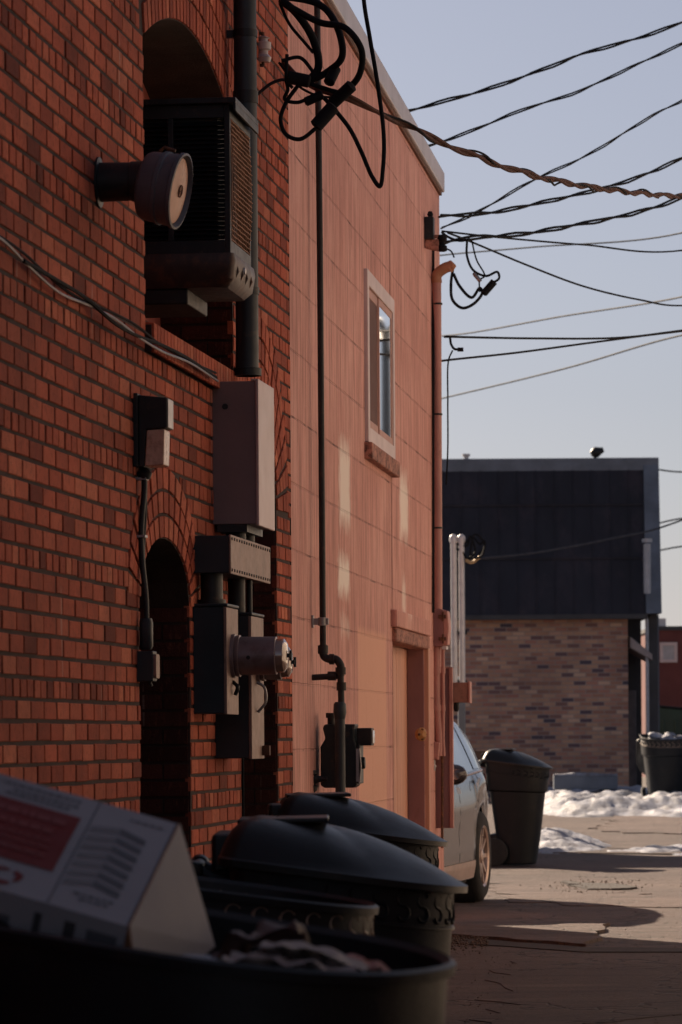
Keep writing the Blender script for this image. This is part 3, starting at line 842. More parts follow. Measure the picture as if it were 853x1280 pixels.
# ------------------------------------------------------------------ big riser pipe and service bundle
up_u = B.u(308,300)
up_u = B.u(285,300); vr = B.vout(up_u,309,300); zbt = B.z(285,475)
u_p = B.u(284,400); vr = B.vout(u_p,309,400); 
z_lo = zat(u_p,vr,470,309)
rp = Thing('riser_pipe', 'thick dark vertical riser pipe beside the window cooler', 'pipe', B, (u_p,0,z_lo))
m = M(); m.tube([(u_p,vr,z_lo),(u_p,vr,4.62)], .047, 24); rp.part('pipe', m, BLUEMET)
m = M(); m.lathe([(0,.058),(.03,.058),(.032,.05)], (u_p,vr,z_lo), (0,0,1), 24); m.lathe([(-.02,.052),(.03,.052)], (u_p,vr,3.9), (0,0,1), 24); rp.part('collar', m, DARKMET)
m = M(); m.tube(cat_rom([(u_p,vr,4.60),(u_p,vr,4.70),(u_p,vr+.04,4.76),(u_p,vr+.13,4.73)]), .058, 20); m.lathe([(0,.07),(.05,.075)], (u_p,vr+.08,4.74),(0,1,-.2),20); rp.part('weatherhead', m, DARKMET)
m = M()
for zz in (4.15,3.1): m.box((u_p-.012,0,zz),(u_p+.012,vr,zz+.03)); m.lathe([(-.015,.051),(.015,.051)], (u_p,vr,zz+.015),(0,0,1),20)
rp.part('strap', m, DARKMET)
# thin wire that runs down beside the pipe
m = M(); m.tube(cat_rom([B.local(P(x,y,16.0)) for x,y in ((291,0),(293,60),(301,110),(303,150),(305,200),(301,300),(297,380),(294,470))]), .0035, 5)
solo('thin_wire', 'thin slack wire hanging beside the thick riser pipe', 'wire', m, DULLCABLE, B)

# porcelain insulator beside the riser
q = P(329,62,16.6); 
th = Thing('porcelain_insulator', 'small white porcelain spool insulator on the brick wall by the riser', 'insulator', WORLD, tuple(q))
m = M(); m.lathe([(-.055,.012),(-.055,.03),(-.035,.036),(-.02,.022),(-.005,.022),(.0,.034),(.03,.036),(.035,.02),(.045,.02),(.05,.03),(.058,.012)], q, (0,0,1), 20); th.part('spool', m, WHITECER)
m = M(); m.tube([q+Vector((0,0,-.07)), q+Vector((0,0,.075))], .007, 8); 
wl = B.local(q); m.tube([q+Vector((0,0,.07)), B.world(wl.x,0,q.z+.07)], .008, 6); m.tube([q+Vector((0,0,-.068)), B.world(wl.x,0,q.z-.068)], .008, 6); th.part('bracket', m, RUST)

# ------------------------------------------------------------------ grey cabinet, wireway, meters
def wallbox(name, label, cat, px0,py0,px1,py1,pxr,mats, group=None, bev=.004, pyr=None):
    """px0 = where the near face meets the wall, px1 its outer edge, pxr = far outer edge"""
    ym = (py0+py1)/2
    u0 = B.u(px0,ym); v = B.vout(u0,px1,ym); u1 = B.u(pxr,ym,v)
    z1 = zat(u0,v,py0,px1); z0 = zat(u0,v,py1,px1)
    return u0,u1,v,z0,z1
u0,u1,v,z0,z1 = wallbox('','','',265,476,324,655,343,None)
CAB_TOP = z1
th = Thing('grey_cabinet', 'tall grey steel electrical cabinet under the thick riser pipe', 'electrical box', B, (u0,0,z0))
m = M(); m.box((u0,.0,z0),(u1,v-.012,z1)); th.part('housing', m, GREYBOX, bevel=.004)
m = M(); m.box((u0-.006,v-.012,z0-.006),(u1+.006,v,z1+.008)); 
COV = simple('lit_steel_cover', (.50,.38,.37), .42, .1, var=.12, scale=3, dirt=(.3,.18,.15), dirt_amt=.3, thresh=.6)  # paler than the housing: brighter alley side painted into the cover
m.box((u0-.006,v-.03,z1),(u1+.006,v-.012,z1+.008)); th.part('cover', m, COV, bevel=.003)
m = M(); m.lathe([(0,.012),(.003,.012)], (u0-.001,.055,z1-.10), (-1,0,0), 16); th.part('knockout', m, DARKMET)
m = M(); m.box((u0+.0,.02,z0-.03),(u1,v-.05,z0-.001)); m.tube([(u0+.1,.08,z0-.12),(u0+.1,.08,z0)], .04,16); m.tube([(u1-.12,.09,z0-.14),(u1-.12,.09,z0)], .035,16); th.part('nipple', m, DARKMET)
u0,u1,v,z0,z1 = wallbox('','','',241,669,289,716,338,None)
tr_z0 = z0
th = Thing('wiring_trough', 'dark wiring trough with a riveted front cover, between the cabinet and the meters', 'electrical box', B, (u0,0,z0))
m = M(); m.box((u0,0,z0),(u1,v-.008,z1)); th.part('housing', m, BLUEMET, bevel=.004)
m = M(); m.box((u0-.003,v-.008,z0-.003),(u1+.003,v,z1+.003)); cv = th.part('cover', m, TROUGH, bevel=.002)
m = M()
for k in range(17):
    uu = u0+.02+(u1-u0-.04)*k/16
    for zz in (z0+.012,z1-.012): m.lathe([(0,.0065),(.004,.005)], (uu,v,zz), (0,1,0), 8)
th.part('rivet', m, DARKMET, parent=cv)
def meter(th, u, v, z, R, L, face_out):
    m = M(); m.lathe([(-.01,R+.008),(.012,R+.008),(.014,R),(.02,R+.004),(.03,R+.004),(.032,R-.002),(L,R-.003),(L+.004,R-.012)], (u,v,z), (0,1,0), 36)
    c = th.part('meter_can', m, GALVM)
    m = M(); m.lathe([(0,R-.01),(.03,R-.012),(.042,R-.03),(.045,.0)], (u,v+L,z), (0,1,0), 36); g = th.part('meter_glass', m, METERGL)
    m = M(); m.box((u-.02,v+L+.040,z-.008),(u+.02,v+L+.055,z+.008)); m.box((u-.006,v+L+.05,z-.02),(u+.006,v+L+.06,z+.02)); th.part('seal', m, DARKMET, parent=g)
    m = M(); m.lathe([(0,.008),(.002,.008)], (u-R+.001,v+L*.42,z-.008), (-1,0,0), 12); th.part('screw', m, DARKMET, parent=c)
GALVM = simple('dusty_meter_can', (.24,.19,.20), .4, .45, var=.2, scale=6, dirt=(.14,.08,.07), dirt_amt=.5)
uA0,uA1,vA,zA0,zA1 = wallbox('','','',241,758,284,892,298,None)
th = Thing('near_electric_meter', 'nearer electric meter, a round can on a dark blue grey box', 'electric meter', B, (uA0,0,zA0))
th.root.name = 'electric_meter'
m = M(); m.box((uA0,0,zA0),(uA1,vA-.012,zA1)); m.box((uA0-.006,0,zA1),(uA1+.006,vA+.004,zA1+.012)); th.part('housing', m, BLUEMET, bevel=.004)
m = M(); m.box((uA0-.003,vA-.012,zA0-.003),(uA1+.003,vA,zA1-.003)); th.part('cover', m, TROUGH, bevel=.002)
um = (uA0+uA1)/2; zmA = zat(um,vA,820,300)
Lm = B.vout(um,346,820)-vA
m_ = meter(th, um, vA, zmA, .077, Lm, 1)
m = M(); m.tube(cat_rom([(um,vA,zmA-.1),(um-.01,vA+.02,zmA-.12),(um,vA+.01,zmA-.15)]), .008, 8); m.tube([(uA0+.1,.06,zA1),(uA0+.1,.06,tr_z0)], .044, 20); m.lathe([(0,.055),(.02,.055)], (uA0+.1,.06,zA1+.01),(0,0,1),20); th.part('nipple', m, DARKMET)
uB0,uB1,vB,zB0,zB1 = wallbox('','','',268,769,315,948,330,None)
th = Thing('electric_meter', 'farther electric meter on a longer dark box, half hidden by the nearer one', 'electric meter', B, (uB0,0,zB0))
m = M(); m.box((uB0,0,zB0),(uB1,vB-.012,zB1)); m.box((uB0-.006,0,zB1),(uB1+.006,vB+.004,zB1+.012)); th.part('housing', m, BLUEMET, bevel=.004)
m = M(); m.box((uB0-.003,vB-.012,zB0-.003),(uB1+.003,vB,zB1-.003)); th.part('cover', m, TROUGH, bevel=.002)
um = (uB0+uB1)/2; zmB = zat(um,vB,828,330); Lm = B.vout(um,352,828)-vB
meter(th, um, vB, zmB, .072, Lm, 1)
m = M(); m.tube(cat_rom([(um-.03,vB,zmB-.08),(um-.03,vB+.03,zmB-.10),(um-.03,vB+.035,zmB-.16),(um-.03,vB+.004,zmB-.20)]), .006, 8); th.part('wire_loop', m, GALV)
m = M(); m.tube([(uB0+.08,.08,zB1),(uB0+.08,.08,tr_z0)], .035, 20); m.tube([(uB0+.16,.12,zB1),(uB0+.16,.12,tr_z0)], .012, 10); th.part('nipple', m, DARKMET)
m = M(); m.box((uB1-.06,vB,zB0+.01),(uB1-.02,vB+.03,zB0+.05)); th.part('latch', m, RUST, bevel=.002)
# small tag on the wall by the meter
u_, z_ = B.hit(327,947,vB+.04)
m = M(); m.box((u_,.0,z_-.02),(u_+.01,vB+.05,z_+.02)); m.box((u_-.006,vB+.02,z_-.03),(u_,vB+.07,z_+.028)); 

# thin black conduit down the brick corner
u_ = B.u(301,950)
m = M(); m.tube([(u_-.02,.012,.0),(u_-.02,.012,B.z(300,940))], .006, 6); solo('ground_rod_wire', 'thin black ground wire running down the brick edge under the meters', 'wire', m, CABLE, B)

# ------------------------------------------------------------------ wall pack lamp with conduit, elbow and outlet
u0 = B.u(166,540); v = B.vout(u0,209,520); u1 = B.u(216,520,v)
zt_,zm_,zb2 = zat(u0,v,493,190), zat(u0,v,535,200), zat(u0,v,583,200)
th = Thing('wall_pack_light', 'dark wall lamp with a dusty glass lens above the small arched doorway', 'wall lamp', B, (u0,0,zb2))
m = M()
m.box((u0-.01,0,zb2),(u1+.01,.02,zt_+.006))
m.prism([(0.02,zt_),(v,zt_-.012),(v,zm_),(.048,zm_-.004),(.040,zb2+.0),(.02,zb2)], u0, u1, f=lambda p,y:(y,p[0],p[1]))
th.part('housing', m, DARKMET, bevel=.004)
m = M(); vl = B.vout(u0,206,560)
m.prism([(.050,zm_-.006),(vl,zm_-.003),(vl-.004,zb2+.006),(.042,zb2+.002)], u0+.002, u1-.002, f=lambda p,y:(y,p[0],p[1]))
th.part('lens', m, LENS, bevel=.004)
m = M(); m.box((u0+.005,v,zm_+.002),(u1-.005,v+.004,zt_-.014)); th.part('front_plate', m, GALV, bevel=.002)
m = M(); m.lathe([(0,.02),(.02,.028),(.04,.016)], (u0+.06,.03,zb2-.04),(0,0,1),14); th.part('conduit_hub', m, DARKMET)
uc = u0+.06
def cz(py): return zat(uc,.03,py,174)
th = Thing('wall_conduit', 'slim dark conduit running from the wall lamp down to a small outlet', 'conduit', B, (uc,0,cz(852)))
m = M(); m.tube(cat_rom([(uc,.03,zb2-.03),(uc,.03,cz(610)),(uc,.018,cz(660)),(uc,.02,cz(700)),(uc,.032,cz(745)),(uc,.034,cz(775))]), .0105, 10)
m.tube(cat_rom([(uc+.02,.03,zb2-.03),(uc+.02,.03,cz(640)),(uc+.02,.022,cz(690)),(uc+.02,.034,cz(775))]), .006, 8)
th.part('pipe', m, DARKMET)
m = M(); m.box((uc-.02,0,cz(672)),(uc+.03,.035,cz(669))); m.box((uc-.02,0,cz(600)),(uc+.03,.04,cz(597))); th.part('strap', m, GALV)
m = M(); m.loft([rr(uc-.02,uc+.02,.012,.052,.014,cz(773)), rr(uc-.022,uc+.022,.010,.056,.014,cz(778)), rr(uc-.022,uc+.022,.010,.056,.014,cz(808)), rr(uc-.016,uc+.016,.016,.05,.012,cz(812))]); th.part('elbow', m, BLUEMET)
m = M(); m.box((uc-.03,0,cz(852)),(uc+.05,.062,cz(814))); th.part('outlet_box', m, BLUEMET, bevel=.004)
m = M(); m.loft([rr(uc-.026,uc+.046,cz(848),cz(818),.012,0), rr(uc-.026,uc+.046,cz(848),cz(818),.012,1)])
m.v = [(p[0], .0625 + p[2]*.010, p[1]) for p in m.v]; th.part('outlet_cover', m, TROUGH)
m = M(); m.tube([(uc,.045,cz(852)),(uc,.05,cz(858))], .006, 8); th.part('plug', m, DARKMET)

# ------------------------------------------------------------------ cables stapled to the brick
pts = [(0,297),(30,322),(70,350),(110,374),(140,395),(170,410),(200,425),(235,448),(270,472)]
pts = [(-120,215),(-60,255)] + pts
for i,(dy,r,mt,lab) in enumerate(((0,.0045,DULLCABLE,'upper thin cable of the pair sagging across the brick wall'),(9,.0045,GALV,'lower pale cable of the pair sagging across the brick wall'))):
    m = M(); path = []
    for k,(x,y) in enumerate(pts):
        vv = .018 if k < 6 else .052
        u_, z_ = B.hit(x, y+dy+ (6*math.sin(k*1.7+i)) , vv)
        path.append((u_, vv+.008*i, z_))
    m.tube(cat_rom(path), r, 6)
    solo('wall_cable', lab, 'cable', m, mt, B, group='cables stapled to the brick wall')
# short third strand bundled in the middle
m = M(); path = []
for k,(x,y) in enumerate(pts[3:]):
    vv = .03 if k < 3 else .06; u_, z_ = B.hit(x, y+4-5*math.sin(k*1.2), vv); path.append((u_,vv,z_))
m.tube(cat_rom(path), .0065, 6)
solo('wall_cable', 'thickest dark cable running with the pale pair across the brick wall', 'cable', m, CABLE, B, group='cables stapled to the brick wall')

# ------------------------------------------------------------------ tangle at the top: cable loops, splices, twisted service drop
ZT0 = 16.3
def wp(pts, Z): 
    return [P(p[0],p[1],Z+(p[2] if len(p)>2 else 0)) for p in pts]
def loop(pts, r, label, mt=CABLE, Z=ZT0, nseg=10):
    m = M(); m.tube(cat_rom(wp(pts,Z), nseg), r, 10); return solo('service_cable', label, 'cable', m, mt, group='service cables under the weatherhead')
loop([(352,0),(372,18,-.05),(392,50),(398,85),(385,102)], .017, 'thick black cable dropping left of the gas pipe into the dark splice')
loop([(346,-6),(400,6),(424,40,-.1),(428,70,-.1),(412,88),(395,98),(372,103)], .015, 'thick black cable making the inner loop of the tangle')
loop([(362,8,-.1),(400,28,-.1),(432,35,-.15),(452,62,-.15),(450,92,-.1),(430,118)], .014, 'thick black cable making the outer right loop of the tangle')
loop([(350,4),(362,30),(380,52),(392,66)], .007, 'thin black cable curving down from the weatherhead')
loop([(431,118),(420,130),(404,148)], .010, 'short black cable joining the two lower sleeves')
loop([(398,158),(375,174),(358,168),(351,150),(358,128),(372,108)], .009, 'thin black cable looping low left of the tangle')
loop([(359,68),(358,100),(360,112),(356,124),(372,128),(388,122)], .008, 'thin black cable hooking left towards the porcelain insulator')
loop([(352,76),(375,72),(388,85),(396,98)], .008, 'thin dark cable arching over the splice')
loop([(322,118),(340,104),(356,100),(366,110)], .007, 'thin dark cable crossing the riser pipe', DULLCABLE)
loop([(454,-40),(455,0),(463,50),(473,110),(480,170),(479,210),(475,233),(466,222),(452,190),(438,162),(422,141),(405,122)], .0095, 'black cable hanging in a long narrow bight against the sky')
loop([(430,118),(410,112),(392,106),(378,100)], .010, 'short black cable entering the dark splice from the right')
def sleeve(a, b, r, label):
    A, Bq = P(*a), P(*b); ax = (Bq-A)
    m = M(); m.lathe([(0,r*.6),(.006,r),(ax.length-.006,r),(ax.length,r*.6)], A, ax, 16); solo('splice_sleeve', label, 'splice sleeve', m, CABLE, group='splice sleeves in the cable tangle')
sleeve((394,159,16.2),(418,132,16.2), .030, 'fattest black splice sleeve, lowest in the tangle')
sleeve((415,130,16.25),(441,106,16.2), .027, 'black splice sleeve just right of the gas pipe')
sleeve((359,96,16.25),(388,102,16.25), .028, 'black splice sleeve at the left of the tangle')
sleeve((381,128,16.25),(404,118,16.25), .020, 'slim black splice sleeve crossing the gas pipe')
sleeve((411,104,16.25),(420,85,16.3), .024, 'short upright black splice sleeve right of the gas pipe')
path = resample(cat_rom([P(*q) for q in ((352,78,16.55),(372,98,16.5),(398,112,16.4),(430,120,16.35),(470,138,16.5),(520,163,16.9),(580,190,17.5),(650,215,18.5),(720,231,19.8),(790,241,21.5),(853,245,23.4),(960,236,26.5),(1270,150,31.0))], 14), .03)
th = Thing('twisted_service_drop', 'long thick twisted service drop sagging to the right across the sky', 'cable', WORLD, tuple(path[0]))
for k in range(3):
    m = M(); m.tube(helix(path, .0095+.004*(k==0), 1.15-.25*(k==0), k*2*PI/3, .2 if k else .9), .0095 if k else .0055, 6); th.part('strand', m, [CABLE,COPPERY,COPPERY][k])

# ------------------------------------------------------------------ gas line, regulator and meter on the pink wall
vg = .07
ug = K.u(393,500,vg)
def KP(px,py,u=None,v=vg):
    """point at plane u (defaults to the gas pipe's) seen at this pixel"""
    u = ug if u is None else u
    v_ = K.vout(u,px,py); W = K.world(u,v_,0); x,y = unroll(px,py)
    return Vector((u, v_, H - y/FPX*W.y))
ug = K.u(388,500)
th = Thing('gas_pipe', 'tall thin black gas pipe running down the pink wall with a crooked foot', 'pipe', K, (ug,0,KP(425,990).z))
R_ = .0155
m = M(); m.tube([KP(396,-60), KP(400,300), KP(404,812)], R_, 14); th.part('riser', m, PIPE)
m = M()
m.tube(cat_rom([KP(404,806),KP(405,820),KP(412,824),KP(420,824),KP(426,832),KP(426,845)]), .019, 14)
m.lathe([(-.02,.026),(.02,.026)], KP(404,812),(0,0,1),14); m.lathe([(-.02,.026),(.015,.026)], KP(426,838),(0,0,1),14); m.lathe([(-.012,.026),(.012,.026)], KP(415,824),(0,1,0),14)
th.part('elbow', m, PIPE)
m = M(); m.tube([KP(426,845),KP(427,880)], .016, 14); m.lathe([(-.02,.024),(.02,.024)], KP(427,858),(0,0,1),14); m.tube([KP(387,847),KP(424,845)], .015, 14); m.lathe([(0,.022),(.04,.022)], KP(410,845),(0,1,0),14); m.lathe([(0,.022),(.01,.022)], KP(386,847),(0,1,0),14); th.part('tee', m, PIPE)
m = M(); a = KP(425,880); m.lathe([(0,.022),(-.01,.030),(-.05,.032),(-.08,.026),(-.085,.024)], a+Vector((0,0,.01)),(0,0,1),18); m.tube([a-Vector((0,0,.05)), (a.x,a.y,.2)], .025, 16); th.part('lower_pipe', m, BLUEMET)
m = M(); a = KP(387,777); b = KP(411,777); m.box((a.x-.012,0,a.z-.016),(a.x+.012,b.y,b.z+.016)); m.lathe([(-.02,.022),(.02,.022)], KP(403,777),(0,0,1),14)
m.box((a.x-.02,0,a.z-.03),(a.x+.02,.01,a.z+.03)); th.part('clamp', m, GALV, bevel=.002)
# meter
um_ = ug+.12
a = KP(401,985,um_); b = KP(446,905,um_)
th = Thing('gas_meter', 'dark cast gas meter standing on its pipe before the pink wall', 'gas meter', K, (um_,0,a.z))
m = M(); ya,yb_ = a.y,b.y
yw = yb_-ya
m.prism([(ya+.0,a.z+.012),(ya+.02,a.z),(yb_-.02,a.z),(yb_-.0,a.z+.012),(yb_,a.z+.20),(yb_-.012,a.z+.24),(yb_-.012,b.z-.02),(yb_-.006,b.z),(ya+.02,b.z),(ya+.012,b.z-.02),(ya+.024,a.z+.24),(ya,a.z+.20)], um_, um_+.17, f=lambda p,y:(y,p[0],p[1]))
th.part('housing', m, DARKMET, bevel=.008)
m = M(); m.box((um_+.0,yb_,a.z+.02),(um_+.17,yb_+.015,a.z+.21)); m.lathe([(0,.03),(.02,.028)], (um_+.085,yb_+.012,a.z+.12),(0,1,0),16); th.part('front_cover', m, DARKMET, bevel=.004)
m = M(); c1 = KP(445,910,um_); c2 = KP(464,932,um_); m.box((um_+.03,c1.y,c2.z),(um_+.15,c2.y,c1.z)); dl = th.part('index_box', m, PIPE, bevel=.004)
m = M(); m.box((um_+.04,c2.y,c2.z+.012),(um_+.14,c2.y+.005,c1.z-.012)); th.part('index_window', m, METERGL, parent=dl)
m = M(); m.lathe([(0,.02),(.05,.02),(.052,.028),(.075,.028)], (um_+.05,ya+.05,b.z-.02),(0,0,1),14); m.lathe([(0,.02),(.05,.02),(.052,.028),(.075,.028)], (um_+.12,ya+.05,b.z-.02),(0,0,1),14); th.part('pipe_union', m, PIPE)
m = M(); m.box((um_-.002,yb_-.004,a.z+.03),(um_-.004,yb_+.01,a.z+.19)); m.tube([(um_,yb_+.012,a.z+.19),(um_,yb_+.02,a.z+.1),(um_,yb_+.01,a.z+.02)], .004, 6); th.part('seal_wire', m, GALV)
q = KP(386,975,ug+.05)
th = Thing('gas_valve', 'small cast gas regulator left of the gas meter', 'valve', K, tuple(q))
m = M(); m.lathe([(-.13,.022),(-.08,.022),(-.06,.030),(-.05,.042),(-.03,.045),(-.02,.032),(.02,.034),(.03,.045),(.045,.04),(.05,.026),(.068,.026),(.075,.01)], q, (0,0,1), 16)
m.lathe([(-.055,.014),(-.045,.022),(-.02,.03),(.02,.03),(.04,.02),(.05,.016),(.09,.012)], q+Vector((0,0,.004)), (0,1,0), 14); th.part('valve_body', m, PIPE)
m = M(); m.tube([q-Vector((0,0,.1)), (q.x,q.y,0)], .017, 10); th.part('stand_pipe', m, PIPE)

# ------------------------------------------------------------------ fittings at the far corner of the pink wall
uc0 = K.u(541,560)
def KC(px,py,u=uc0): return KP(px,py,u)
th = Thing('corner_conduit', 'pink painted service conduit running up the far corner of the pink wall', 'conduit', K, (uc0,0,KC(548,760).z))
m = M(); m.tube([KC(547.5,765),KC(546,352)], .031, 18); th.part('pipe', m, PINKMET)
m = M()
for y in (380,518,660): m.lathe([(-.006,.034),(.006,.034)], KC(547,y),(0,0,1),16); 
th.part('band', m, DARKMET)
m = M(); a = KC(546,350); 
m.tube(cat_rom([a+Vector((0,0,-.02)),a+Vector((0,0,.03)),a+Vector((0,.05,.075)),KC(566,332)]), .036, 16, rs=None); m.lathe([(0,.038),(.05,.03),(.055,.02)], KC(560,336),(0,.7,.7),14)
th.part('weatherhead', m, simple('tan_weatherhead', (.5,.22,.12), .6, var=.3))
m = M(); m.tube([(K.u(539.5,y),.012,K.z(539.5,y,.012)) for y in (765,600,450,350,300)], .009, 6); solo('corner_cable', 'thin black cable running up the pink wall beside the corner conduit', 'cable', m, CABLE, K)
# spool bracket near the roof
uc_b = K.u(531,286)
q = KP(541,290,uc_b)
th = Thing('service_bracket', 'rusty service bracket with dark spool insulators high on the pink corner', 'bracket', K, tuple(q))
m = M(); a,b = KP(531,272,uc_b),KP(543,300,uc_b); m.box((q.x-.05,a.y,b.z),(q.x+.05,b.y,a.z)); th.part('junction_box', m, DARKMET, bevel=.005)
m = M(); a,b = KP(532,300,uc_b),KP(549,314,uc_b); m.prism([(a.y,a.z),(a.y,b.z+.02),(b.y,b.z),(b.y,a.z)], q.x-.03,q.x+.03, f=lambda p,y:(y,p[0],p[1])); m.box((q.x-.02,0,q.z-.04),(q.x+.02,KP(549,305,uc_b).y,q.z-.02)); th.part('bracket_arm', m, TIMBER, bevel=.004)
m = M(); c = KP(553,304,uc_b); m.lathe([(-.055,.02),(-.05,.032),(-.02,.032),(-.012,.02),(.012,.02),(.02,.032),(.05,.032),(.055,.02)], c,(0,0,1),16); c2 = KP(538,268,uc_b); m.lathe([(-.02,.012),(.0,.02),(.02,.012)], c2,(0,0,1),12); th.part('spool', m, CABLE)
# breaker box
def kbox(px0,py0,px1,py1,dep, u=uc0): 
    a,b = KC(px0,py0,u), KC(px1,py1,u); return a,b
a,b = kbox(538,762,555,808,0)
th = Thing('breaker_box', 'small rounded breaker box with rusty hinges under the corner conduit', 'electrical box', K, (uc0,0,b.z))
m = M(); m.box((uc0-.05,max(0,a.y-.02),b.z),(uc0+.15,b.y,a.z)); th.part('housing', m, MAUVE, bevel=.004)
m = M(); c = KC(562,780); 
m.prism([(b.y,b.z+.005),(b.y,a.z-.005),(b.y+.03,a.z-.01),(c.y-.005,a.z-.05),(c.y,(a.z+b.z)/2),(c.y-.005,b.z+.05),(b.y+.03,b.z+.01)], uc0-.048,uc0+.148, f=lambda p,y:(y,p[0],p[1])); th.part('cover', m, PINKMET, bevel=.006)
m = M()
for f in (.2,.8): zz = b.z+(a.z-b.z)*f; m.box((uc0-.058,b.y-.03,zz-.012),(uc0-.05,b.y+.02,zz+.012)); m.tube([(uc0-.056,b.y,zz-.03),(uc0-.056,b.y,zz+.03)], .006,6)
th.part('hinge', m, RUST)
m = M(); m.box((uc0-.03,b.y-.01,b.z-.02),(uc0+.1,b.y+.02,b.z)); th.part('tag', m, PALEPIPE)
# pipes beneath
for (x0,x1,r,mt,lab) in ((546,548,.026,PINKMET,'thick pink painted pipe below the breaker box'),(554,555,.012,PINKMET,'slim pink painted pipe right of the thick one below the breaker box'),(536,537,.010,PEACH,'slim peach painted pipe left of the thick one below the breaker box')):
    m = M(); A = KC(x0,808); C = KC(x1,938); m.tube(cat_rom([A, KC(x0,850), KC(x0+.3,880), KC(x0+3 if r>.02 else x0,925), KC(x0+3 if r>.02 else x1,945)]), r, 14)
    for y in (838,885): m.lathe([(-.02,r*1.35),(.02,r*1.35)], KC(x0,y),(0,0,1),14)
    solo('painted_pipe', lab, 'pipe', m, mt, K, tuple(C), group='painted pipes below the breaker box')
a,b = kbox(548,836,566,960,0,uc0+.06)
th = Thing('electrical_panel', 'tall flat mauve panel box on the corner behind the painted pipes', 'electrical box', K, (uc0+.06,0,b.z))
m = M(); m.box((uc0+.06,0,b.z-.4),(uc0+.10,b.y,a.z)); th.part('panel', m, MAUVE, bevel=.003)
m = M(); m.box((uc0+.05,b.y-.02,b.z-.4),(uc0+.11,b.y+.004,a.z+.01)); m.box((uc0+.05,0,a.z),(uc0+.11,b.y,a.z+.012)); th.part('edge_trim', m, PINKMET, bevel=.003)
a,b = kbox(566,853,588,878,0,uc0+.1)
th = Thing('side_box', 'square tan box sticking out sideways beyond the mauve panel', 'electrical box', K, (uc0+.1,0,b.z))
TANBOX = simple('tan_enamel', (.33,.16,.115), .45, var=.2, scale=6, dirt=(.15,.07,.05))
m = M(); m.box((uc0+.10,a.y,b.z),(uc0+.25,b.y-.012,a.z)); th.part('housing', m, TANBOX, bevel=.005)
m = M(); m.box((uc0+.09,b.y-.012,b.z-.006),(uc0+.26,b.y,a.z+.006)); th.part('cover', m, PINKMET, bevel=.004)
m = M(); m.lathe([(0,.02),(-.04,.02),(-.06,.012)], (uc0+.15,a.y+.02,b.z),(0,0,1),12); th.part('nipple', m, DARKMET)
q = KC(521,918,K.u(519,918)); 
th = Thing('yellow_gas_fitting', 'small faded yellow round fitting on the door casing', 'fitting', K, (q.x,0,q.z))
m = M(); m.lathe([(-.01,.035),(.008,.043),(.02,.043),(.026,.034),(.04,.02)], (q.x,.03,q.z),(-.6,.8,0),18); th.part('fitting', m, YEL)
m = M()
for a_ in range(4): m.lathe([(0,.008),(.012,.006)], Vector((q.x-.02,.045,q.z))+Vector((-.4*.0,.0,0))+Vector((.03*math.cos(a_*PI/2)*.8,.03*math.cos(a_*PI/2)*.6,.03*math.sin(a_*PI/2))), (-.6,.8,0), 8)
th.part('bolt', m, RUST)
q = KC(541,935)
m = M(); m.tube(cat_rom([KC(524,905),KC(531,902),KC(536,915),KC(538,930)]), .007, 6); solo('fitting_wire', 'short dark wire arching from the yellow fitting to the lower pipes', 'wire', m, CABLE, K)
th = Thing('pipe_union_box', 'small pink box with a dangling screw at the foot of the painted pipes', 'electrical box', K, (uc0,0,KC(541,950).z))
a,b = KC(532,925,uc0-.05),KC(550,950,uc0-.05); m = M(); m.prism([(a.y+.02,a.z),(b.y,a.z-.02),(b.y-.01,b.z),(a.y,b.z+.03)], uc0-.07,uc0+.03, f=lambda p,y:(y,p[0],p[1])); th.part('housing', m, PINKMET, bevel=.005)
m = M(); c = KC(543,950,uc0-.05); m.tube([c,c-Vector((0,0,.07))], .008, 8); m.lathe([(0,.014),(.015,.014)], c-Vector((0,0,.05)),(0,0,1),8); th.part('screw', m, GALV)
m = M(); m.tube([KC(553,900,uc0+.02),KC(553,1060,uc0+.02)], .009, 8); solo('corner_rod', 'thin rusty rod standing at the very corner below the mauve panel', 'rod', m, RUST, K)
# little rusty stub high on the wall, drain scar near the window
q = K.hit(531,368)
# cable bundle with connectors hanging in the sky off the corner
ZC0 = K.world(uc0,0,0).y
def cw(pts, r, label, mt=CABLE, name='drop_loop', group='thin loops hanging off the pink corner'):
    m = M(); m.tube(cat_rom([P(p[0],p[1],ZC0) for p in pts], 8), r, 6); solo(name, label, 'cable', m, mt, group=group)
cw([(566,338),(564,355),(566,375),(578,385),(592,380),(603,366),(600,360),(590,372),(575,358),(567,342)], .011, 'lowest black loop hanging from the tan weatherhead')
cw([(584,301),(584,320),(592,338),(608,345),(622,340),(624,348),(612,356),(604,365)], .009, 'black loop right of the corner, hanging below the service wires')
cw([(590,301),(596,325),(606,345),(600,350),(600,365)], .006, 'thin black loop inside the larger one at the corner')
cw([(552,290),(560,296),(575,301),(588,299)], .009, 'short black tail tied to the upper spool at the corner')
cw([(556,310),(564,314),(568,322)], .006, 'short thin tail just above the tan weatherhead')
for a,b,r,l in (((604,368),(618,352),.025,'black connector sleeve at the end of the corner loops'),((592,341),(601,352),.014,'small grey connector in the corner loops')):
    A,Bq = P(*a,ZC0),P(*b,ZC0); m = M(); m.lathe([(0,r*.6),(.01,r),((Bq-A).length,r)],A,Bq-A,12); solo('wire_connector', l, 'connector', m, CABLE if r>.02 else GALV, group='connectors in the corner loops')

